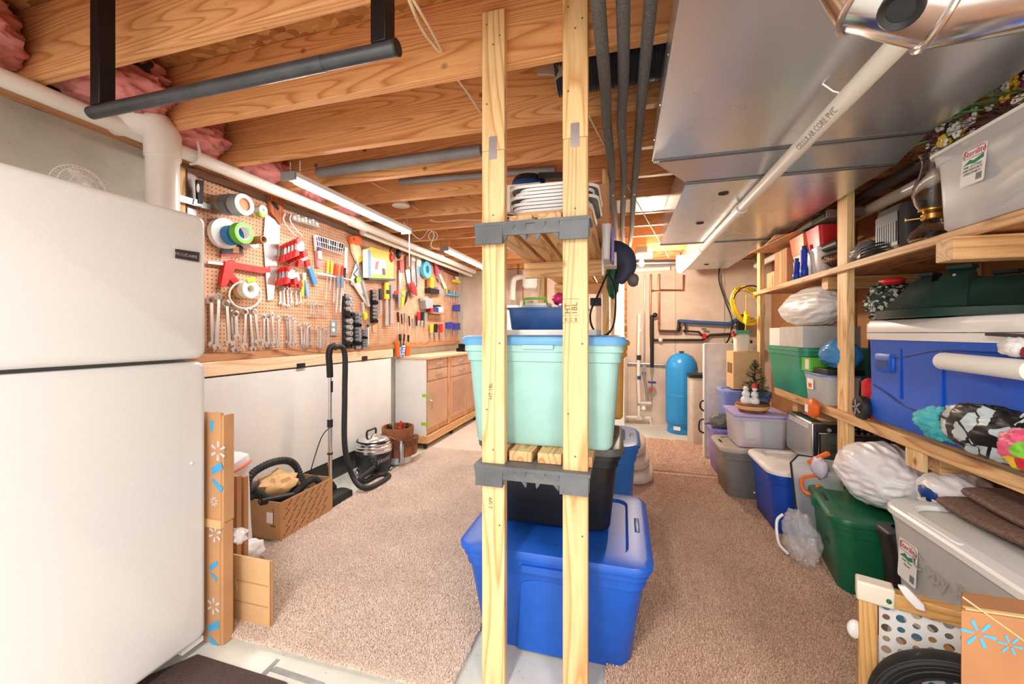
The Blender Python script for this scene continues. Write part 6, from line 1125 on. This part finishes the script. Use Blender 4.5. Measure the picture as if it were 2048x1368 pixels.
for k in range(14): 
    for j in range(3): P.append(('vent_slot', M().cb((ox0-.0005,oy0+.05+k*.024,zo+.275-j*.012),(.002,.014,.006)), paper))
for x in (ox0+.04,1.6):
    for y in (oy0+.03,3.46): P.append(('foot', M().cyl((x,y,zo),(x,y,zo+.021),.014,n=10), black))
P += [('button', M().lathe([(.008,0),(.008,-.005),(0,-.006)], (1.40+.034*k,oy0-.0245,zo+.272-.026*j), 10, 'y'), grey) for k in range(7) for j in range(2)]
T('toaster_oven', 'stainless steel toaster oven on the white tote lid', 'oven', P)
T('oven_top_sheet', 'thin tan board lying on the toaster oven', 'board', [('board', M().box(1.28,1.6,3.16,3.42,zo+.296,zo+.302), cardl), ('green_edge', M().box(1.22,1.275,3.12,3.46,zo+.296,zo+.300), dgreen)])
# clear tray and clear bag
T('clear_tray', 'smoked clear plastic cover leaning on the blue tote', 'cover', [('sheet', M().prism([(1.05,2.86,.10),(1.02,2.90,.52),(1.06,2.90,.57),(1.25,2.84,.57),(1.27,2.80,.10)], (.004,-.012,0)), film('smoke_film',(.6,.6,.62,1),.6,.1)), ('rim', M().tube([(1.05,2.86,.10),(1.02,2.90,.52),(1.06,2.90,.57),(1.25,2.84,.57),(1.27,2.80,.10)], .007, 6), black)])
T('clear_bag', 'crumpled clear plastic bag before the blue tote', 'bag', [('bag', M().blob((1.0,2.70,.14), (.075,.14,.13), 51, .25, 2.6, 40, 28, .8, flat=.95), film('clear_film',(.9,.9,.92,1),.72,.1)), ('handle', M().tube(spl([(.95,2.82,.22),(.91,2.80,.18),(.90,2.74,.08),(.92,2.66,.06)],6), .008, 6), white)])
# green tote and trash bags
GX, GY, GR = 1.36, 2.62, -.18
tote('storage_tote', 'dark green lidded tote under the white trash bags', GX,GY,.016, .29,.30,.375, green, green, GR, .88, .08, [('latch', M().rr([(.33,.03,.03,.008),(.375,.032,.032,.008)], (-.285,.02,0), 3), green), ('handwriting', text('Jack', .06, (-.268,-.1,.2), (0,-1,0), (-.05,0,1), thick=.001), MATS['fir'])])
T('trash_bag', 'bulging white trash bag with orange drawstrings on green tote', 'bag', [('bag', M().blob((1.34,2.60,.575), (.18,.25,.16), 61, .10, 1.4, 110, 80, .3, flat=.97, fold=.045), bagw), ('drawstring', M().tube(spl([(1.18,2.80,.62),(1.13,2.86,.56),(1.11,2.87,.54),(1.16,2.82,.57)],6), .014, 6), orange), ('drawstring', M().tube(spl([(1.14,2.84,.47),(1.07,2.86,.44),(1.06,2.82,.38),(1.10,2.80,.37),(1.14,2.83,.42)],6), .010, 6), orange), ('opening', M().blob((1.15,2.84,.52), (.04,.05,.06), 6, .3, 3, 16, 10), plain('lav', C(206,200,214), .4))])
T('trash_bag', 'smaller white trash bag behind the grey tub', 'bag', [('bag', M().blob((1.42,2.20,.60), (.13,.15,.125), 71, .1, 1.5, 80, 56, .3, fold=.05), bagw), ('dark_content', M().blob((1.31,2.20,.63), (.03,.05,.035), 3, .3, 3, 14, 8), blued)])
tote('storage_bin', 'black bin between green tote and grey tub', 1.36,2.20,.016, .22,.075,.42, black, black, 0, .86, .04, cat='bin')
# grey tub with white lid
gz = .16
T('support_crate', 'low hidden crate under the grey tub', 'crate', ('support_crate', M().rr([(0,.2,.28,.03),(.14,.22,.30,.03)], (1.38,1.78,.016), 4), rubber))
gx, gy, ghx, ghy, gh = 1.37, 1.74, .29, .375, .43
body = M().rr([(0,ghx*.86,ghy*.88,.08),(.02,ghx*.89,ghy*.9,.09),(gh*.9,ghx*.97,ghy*.97,.10),(gh,ghx,ghy,.10)], (gx,gy,gz), 8)
lidm = M().rr([(gh,ghx*1.03,ghy*1.03,.11),(gh+.022,ghx*1.03,ghy*1.03,.11),(gh+.03,ghx*1.0,ghy*1.0,.10),(gh+.03,ghx*.82,ghy*.86,.09),(gh+.014,ghx*.79,ghy*.84,.09)], (gx,gy,gz), 8)
fxx = gx-ghx*.95
lo = at(1820,1125,X=fxx)
txt = text('Copy Paper', .085, at(1905,1180,X=fxx-.010), (0,-1,0), (.06,0,1), thick=.0005)
T('storage_tub', 'grey storage tub with white lid and brand label', 'tub', [('body', body, plain('tub_grey', C(206,206,202), .4, var=.02)), ('lid', lidm, plain('tub_white', C(240,240,238), .35, var=.01), [('inset', M().rr([(gh+.0145,ghx*.785,ghy*.835,.09),(gh+.016,ghx*.78,ghy*.83,.09)], (gx,gy,gz), 8), MATS['tub_grey']), ('lid_relief', M().rr([(gh+.0295,.012,.13,.01),(gh+.034,.010,.125,.01)], (gx-ghx*.91,gy+.1,gz), 3), MATS['tub_white'])]),
    label(lo+V((-.008,0,0)),(0,-1,0),(.05,0,1),.105,.155,[('Quilt Fabric',.0),('Flannel',-.2)],(-1,0,.05)), ('print', txt, plain('pale_ink', C(176,174,170), .6, var=0))])
matb = plain('brown_rug', C(126,98,86), .95, var=.18, sc=90, bmp=.6)
for i,(z,dx,lab) in enumerate(((.628,0,'lower folded brown bath mat on the tub lid'),(.668,.03,'upper folded brown bath mat on the tub lid'))):
    secs = []
    for k in range(13):
        t = k/12; y = 1.42+.65*t-.05*i; zz = gz+gh+.034+i*.052+.01*math.sin(t*6+i); hw = .215-.02*i; ring = []
        for q in range(16):
            a = q*PI/8; ring.append(V((1.465+dx+hw*math.copysign(abs(math.cos(a))**.5,math.cos(a)), y, zz+.024+.024*math.copysign(abs(math.sin(a))**.7,math.sin(a)))))
        secs.append(ring)
    T('bath_mat', lab, 'mat', ('bath_mat', M().loft(secs), matb), 'folded bath mats')
# baby gate
g0 = V((.735,1.55,0)); gd = V((.935,-.355,0)).normalized(); gn = V((gd.y,-gd.x,0)); gh_ = .535; GL = .62
fr = wood('gate_wood', C(232,184,118), C(206,146,82), 'z', 6, knots=False); frx = wood('gate_wood_x', C(222,172,106), C(190,132,74), 'x', 6, knots=False)
def gb(s0,s1,z0_,z1_,t0,t1):
    return M().add([g0+gd*s+gn*t+V((0,0,z)) for z in (z0_,z1_) for s,t in ((s0,t0),(s1,t0),(s1,t1),(s0,t1))], [(0,1,2,3)[::-1],(4,5,6,7),(0,1,5,4),(1,2,6,5),(2,3,7,6),(3,0,4,7)]) if False else M().prism([g0+gd*s+gn*t0+V((0,0,z)) for s,z in ((s0,z0_),(s1,z0_),(s1,z1_),(s0,z1_))], gn*(t1-t0))
mesh = M(); pit = .034; nx, nz = 16, 14
for i in range(nx):
    for j in range(nz):
        cs, cz_ = .05+pit*(i+.5), .025+pit*(j+.5)
        r = .0125 if (i+j)%2 else .0095; cz2 = cz_+(.004 if i%2 else -.004); n = 12; vs = []
        sq = [(-1,-1),(-1/3,-1),(1/3,-1),(1,-1),(1,-1/3),(1,1/3),(1,1),(1/3,1),(-1/3,1),(-1,1),(-1,1/3),(-1,-1/3)]
        for t in (0,.003):
            for a,b in sq: vs.append(g0+gd*(cs+a*pit/2)+gn*(t-.0015)+V((0,0,cz_+b*pit/2)))
            for k in range(n):
                an = -2.356+k*PI/6; vs.append(g0+gd*(cs+r*math.cos(an))+gn*(t-.0015)+V((0,0,cz2+r*math.sin(an))))
        fs = []
        for k in range(n):
            k2 = (k+1)%n; fs += [(k,k2,12+k2,12+k),(24+k,36+k,36+k2,24+k2),(12+k,12+k2,36+k2,36+k)]
        mesh.add(vs, fs)
P = [('side_rail', gb(0,.045,.0,gh_-.01,-.02,.02), fr, .003), ('side_rail', gb(GL-.02,GL+.025,.0,gh_-.01,-.02,.02), fr, .003), ('top_rail', gb(.046,GL-.021,gh_-.045,gh_,-.02,.02), frx, .003), ('bottom_rail', gb(.046,GL-.021,.0,.022,-.02,.02), frx, .003), ('mesh_panel', mesh, white),
    ('corner_cap', gb(-.006,.085,gh_-.05,gh_+.012,-.028,.026), ivory, .006, [('rivet', M().sph(g0+gd*.07+gn*.027+V((0,0,gh_-.025)), .007, 10, 6), green)]), ('latch', M().prism([g0+gd*s+gn*.021+V((0,0,z)) for s,z in ((.088,gh_+.035),(.108,gh_+.038),(.145,gh_+.0),(.15,gh_-.02),(.128,gh_-.02),(.105,gh_+.005))], gn*.018), white, .004), ('side_bumper', M().sph(g0+gd*-.008+V((0,0,.375)), (.022,.016,.03), 14, 10), white)]
T('safety_gate', 'wooden framed safety gate with white perforated panel', 'gate', P)
T('toy_crate', 'blue and tan patterned crate behind the safety gate', 'crate', ('toy_crate', M().rr([(0,.055,.17,.02),(.26,.06,.18,.02)], (1.01,1.80,.016), 4), cam_pattern('crate_pat', [C(60,140,190),C(200,150,100),C(226,214,196),C(150,96,60),C(70,150,200)], 14)))
# wheel and carton in the corner
wc = V((.915,1.385,.232)); WK = .885; m = M(); prof = [(r_*.80, h_) for r_, h_ in ((.25,-.03),(.262,-.026),(.268,-.012),(.268,.012),(.262,.026),(.25,.03),(.215,.026),(.2,.018),(.2,-.018),(.215,-.026),(.25,-.03))]
wt = M().lathe(prof, (0,0,0), 56, 'y'); gro = M()
ang = math.atan2(gd.y, gd.x)
P = [('tyre', wt.rot(ang).mv(wc), rubber)]
for r in (.21,.192,.18): P.append(('sidewall_ring', M().tube([(r*math.cos(k*PI/28),-.0275 if r > .2 else -.027,r*math.sin(k*PI/28)) for k in range(56)], .003, 5, True).rot(ang).mv(wc), rubber))
P.append(('rim', M().lathe([(.161,-.014),(.161,.014),(.15,.014),(.15,-.014),(.161,-.014)], (0,0,0), 40, 'y').rot(ang).mv(wc), gun)); P.append(('hub', M().lathe([(0,-.02),(.03,-.02),(.03,.02),(0,.02)], (0,0,0), 16, 'y').rot(ang).mv(wc), gun))
for k in range(8): a = k*PI/4; P.append(('spoke', M().cyl((.03*math.cos(a),0,.03*math.sin(a)),(.151*math.cos(a),0,.151*math.sin(a)),.004,n=6).rot(ang).mv(wc), gun))
T('spare_wheel', 'black tyred wheel standing before the safety gate', 'wheel', P)
yf = 1.06; xl = at(1922,1250,Y=yf).x; zt3 = at(1930,1222,Y=yf).z
pl2 = lambda c, x, y: V((c[0]+x, c[1], c[2]+y))
sub = []
for (px,py,rad) in ((1957,1268,.029),(2020,1290,.02)):
    cc = at(px,py,Y=yf-.0005); sub += [('printed_spark', m_, inkb) for m_ in spark(cc, rad, pl2, (0,-.0006,0), 6, .2, .9, .28)]
sub.append(('flap_crease', M().prism([at(*p,Y=yf-.0004) for p in ((1925,1192),(2048,1280),(2048,1283),(1924,1195))], (0,-.0006,0)), cardl))
T('brown_carton', 'brown carton with blue spark print at bottom right corner', 'box', [('carton', M().prism([(xl,yf,.016),(1.25,yf,.016),(1.30,yf+.08,.016),(xl+.052,yf+.08,.016)], (0,0,zt3-.016)), cardd, .003, sub), ('flap', M().box(xl+.01,1.24,yf+.003,yf+.012,zt3+.001,zt3+.004), cardl)])
# ================================================================ far wall, plumbing
YW = 6.2
T('pressure_tank', 'bright blue upright water pressure tank at the far wall', 'tank', [('shell', M().lathe([(.18,.0),(.185,.02),(.175,.10),(.2,.13),(.203,.2),(.203,.86),(.19,.94),(.14,1.02),(.06,1.06),(0,1.065)], (.76,5.8,0), 36), plain('tank_blue', C(46,150,222), .3, var=.03)), ('valve_cap', M().cyl((.76,5.8,1.06),(.76,5.8,1.09),.03,n=14), blued), ('weld_band', M().lathe([(.203,.50),(.206,.505),(.203,.51)], (.76,5.8,0), 36), MATS['tank_blue']), ('weld_band', M().lathe([(.202,.155),(.206,.16),(.203,.165)], (.76,5.8,0), 36), MATS['tank_blue']), ('sticker', M().prism([(.72+.0,5.8-.2,.15-.09),(.64,5.8-.168,.06),(.64,5.8-.168,.11),(.72,5.8-.2,.11)], (0,-.002,0)), paper), ('sticker', M().cb((.78,5.655,.985),(.08,.006,.03)).rot(-.5,(.78,5.655,.985),'X'), yellow)])
T('brine_tank', 'beige rectangular brine tank with black lid', 'tank', [('body', M().rr([(0,.125,.125,.04),(.02,.13,.13,.05),(.80,.13,.13,.05)], (.90,5.28,.0), 6), plain('beige', C(216,206,192), .45)), ('lid', M().rr([(.80,.138,.138,.05),(.835,.138,.138,.05),(.845,.12,.12,.05)], (.90,5.28,.0), 6), black)])
T('folding_table', 'folded white plastic table standing on its edge', 'table', [('top', M().rr([(0,.28,.03,.01),(1.21,.28,.03,.01)], (1.12,4.66,.016), 3), plain('table_white', C(228,228,226), .4)), ('edge', M().box(.828,.84,4.62,4.70,.016,1.22), white), ('handle', M().tube(spl([(.838,4.64,.62),(.80,4.64,.60),(.795,4.64,.54),(.838,4.64,.5)],5), .009, 6), black), ('handle', M().tube(spl([(.838,4.64,.42),(.79,4.64,.40),(.785,4.64,.30),(.838,4.64,.27)],5), .009, 6), black)])
def run(name, lab, pts, r, mt, y=YW-.04, parts=(), n=10):
    T(name, lab, 'pipe', [('pipe', M().tube([at(px,py,Y=y) for px,py in pts], r, n), mt)]+list(parts))
def fit(px,py,r=.03,mt=black,y=YW-.04): return ('fitting', M().sph(at(px,py,Y=y), r, 10, 8), mt)
run('supply_pipe','white PVC riser with blue valve left of the tank',[(1279,628),(1277,700),(1277,760),(1278,805),(1303,807)],.026,pvc,YW-.07,[('valve',M().cb(at(1278,755,Y=YW-.07),(.05,.07,.05)),blued),('coupling',M().cb(at(1279,660,Y=YW-.07),(.04,.05,.03)),tool),('union',M().cb(at(1278,715,Y=YW-.07),(.06,.06,.07)),black)])
run('drain_line','white PVC line along the floor to the tank',[(1252,834),(1300,836),(1303,855),(1330,858)],.024,pvc,YW-.07,[('tee',M().cb(at(1278,835,Y=YW-.07),(.07,.05,.06)),pvc),fit(1322,858,.032,grey,YW-.07)])
run('gauge_riser','short white riser with a round pressure gauge',[(1278,812),(1278,833)],.02,pvc,YW-.14,[('gauge',M().cyl(at(1287,816,Y=YW-.16),at(1287,816,Y=YW-.18),.03,n=16),paper)])
run('copper_pipe','left tall copper pipe on the far wall',[(1302,548),(1301,600),(1301,668),(1302,700)],.014,copper)
run('copper_pipe','right copper pipe loop at the far wall top',[(1318,548),(1318,580),(1303,581)],.014,copper,YW-.05)
run('copper_pipe','copper branch running right under the white elbow',[(1319,580),(1366,580),(1367,550)],.012,copper,YW-.05)
run('copper_pipe','long copper drop beside the first two pipes',[(1318,584),(1318,660),(1355,662)],.014,copper,YW-.06,[fit(1318,645,.02,copper,YW-.06)])
run('black_pipe','thick black insulated riser pipe on the far wall',[(1304,630),(1304,735)],.026,black,YW-.10,[fit(1310,630,.035,black,YW-.1)])
run('red_valve_pipe','thin pipe with blue wheel and red valve above floor',[(1304,738),(1303,785),(1303,800)],.01,silver,YW-.12,[('wheel',M().cyl(at(1304,766,Y=YW-.13),at(1304,763,Y=YW-.13),.055,n=16),blued),('valve',M().cb(at(1303,780,Y=YW-.12),(.025,.02,.06)),red)])
run('blue_pipe','blue sleeved pipe crossing the far wall to pump',[(1358,642),(1400,645),(1460,648)],.026,plain('blue_sleeve',C(60,96,150),.5),YW-.09,[fit(1358,655,.03,black,YW-.09),('elbow',M().tube([at(1358,640,Y=YW-.09),at(1357,662,Y=YW-.09)],.022,8),black)])
run('blue_pipe','short angled blue hose joining the pressure switch',[(1460,648),(1474,640),(1478,636)],.03,MATS['blue_sleeve'],YW-.12)
run('dark_pipe','dark horizontal pipe with valves on the far wall',[(1303,680),(1405,680),(1420,670),(1460,668)],.018,plain('dark_brown_metal',C(74,58,52),.5,.5),YW-.05,[fit(1321,680,.03,white,YW-.06),('valve',M().cb(at(1408,672,Y=YW-.07),(.05,.04,.07)),red),('handle',M().cb(at(1408,658,Y=YW-.07),(.06,.03,.02)),plain('teal_handle',C(60,110,110),.5)),fit(1370,662,.025,black,YW-.06)])
run('dark_pipe','upper dark pipe branch by the blue sleeved pipe',[(1318,662),(1355,663),(1362,640)],.016,MATS['dark_brown_metal'],YW-.08,[fit(1357,660,.03,black,YW-.08)])
run('dark_pipe','right dark branch pipe below the blue sleeve',[(1370,645),(1372,662),(1398,664),(1404,672)],.016,MATS['dark_brown_metal'],YW-.08)
run('grey_conduit','thin grey conduit dropping from ceiling on far wall',[(1289,548),(1289,720)],.010,silver,YW-.025)
run('grey_conduit','grey conduit bending to the floor near PVC riser',[(1288,725),(1288,745),(1294,790),(1296,802)],.016,grey,YW-.03,[('box',M().cb(at(1288,737,Y=YW-.03),(.06,.04,.10)),grey)])
run('white_pipe','horizontal white pipe high across the far wall',[(1232,543),(1340,537)],.032,pvc,YW-.034,n=14)
run('vent_duct','horizontal silver duct above the white pipe',[(1262,527),(1372,525)],.05,silver,YW-.053,n=16)
run('grey_pipe_low','horizontal grey pipe behind the tank',[(1255,726),(1330,730)],.02,silver,YW-.03)
T('pressure_switch','black pump switch box on the far wall','switch box',[('box',M().cb(at(1482,645,Y=YW-.12),(.10,.10,.22)),black,.006),('base',M().cb(at(1484,690,Y=YW-.14),(.22,.16,.14)),black,.02),('badge',M().cb(at(1480,692,Y=YW-.225),(.10,.004,.05)),shiny)])
T('drop_cable','black cable hanging down the far wall','cable',('drop_cable',M().tube(spl([at(1440,530,Y=YW-.06),at(1438,560,Y=YW-.05),at(1450,600,Y=YW-.05),at(1464,640,Y=YW-.15),at(1460,672,Y=YW-.12),at(1450,690,Y=YW-.05)],8),.010,6),black))
T('osb_strip','narrow orange OSB strip standing at the far wall','board',('osb_strip',M().box(at(1241,600,Y=YW).x,at(1254,600,Y=YW).x,YW-.03,YW-.008,1.0,2.2),osbm))
T('leaning_board','white panel leaning at the far wall behind the rack','panel',('leaning_board',M().box(-.30,.02,6.0,6.04,0,2.1),white),bev=.003)
T('utility_trap','white U shaped drain trap at the far wall','pipe',('utility_trap',M().tube(spl([at(1026,600,Y=6.0),at(1026,572,Y=6.0),at(1029,558,Y=6.0),at(1040,554,Y=6.0),at(1060,552,Y=6.0)],6),.045,14),pvc))
T('filter_canister','white filter canister fixed high on far wall','filter',[('canister',M().lathe([(0,-.22),(.09,-.21),(.11,-.18),(.115,0),(.12,.02),(.12,.06),(0,.065)],at(1060,556,Y=6.0)+V((0,0,.05)),22),white),('bracket',M().cb(at(1060,545,Y=6.1),(.16,.1,.05)),grey)])
T('copper_pipe','thin copper pipe dropping beside the white trap','pipe',('copper_pipe',M().tube([at(1037,518,Y=6.05),at(1036,552,Y=6.05)],.012,8),copper))
T('copper_pipe','thin copper pipe below the filter canister','pipe',('copper_pipe',M().tube([at(1046,570,Y=6.05),at(1046,604,Y=6.05)],.012,8),copper))
T('white_cabinet','white utility box below the drain trap','cabinet',[('box',M().box(at(1004,600,Y=6.0).x,at(1039,600,Y=6.0).x,5.9,6.15,1.2,1.76),white,.01),('stand',M().box(at(1008,600,Y=6.0).x,at(1030,600,Y=6.0).x,5.95,6.1,0,1.199),white)])
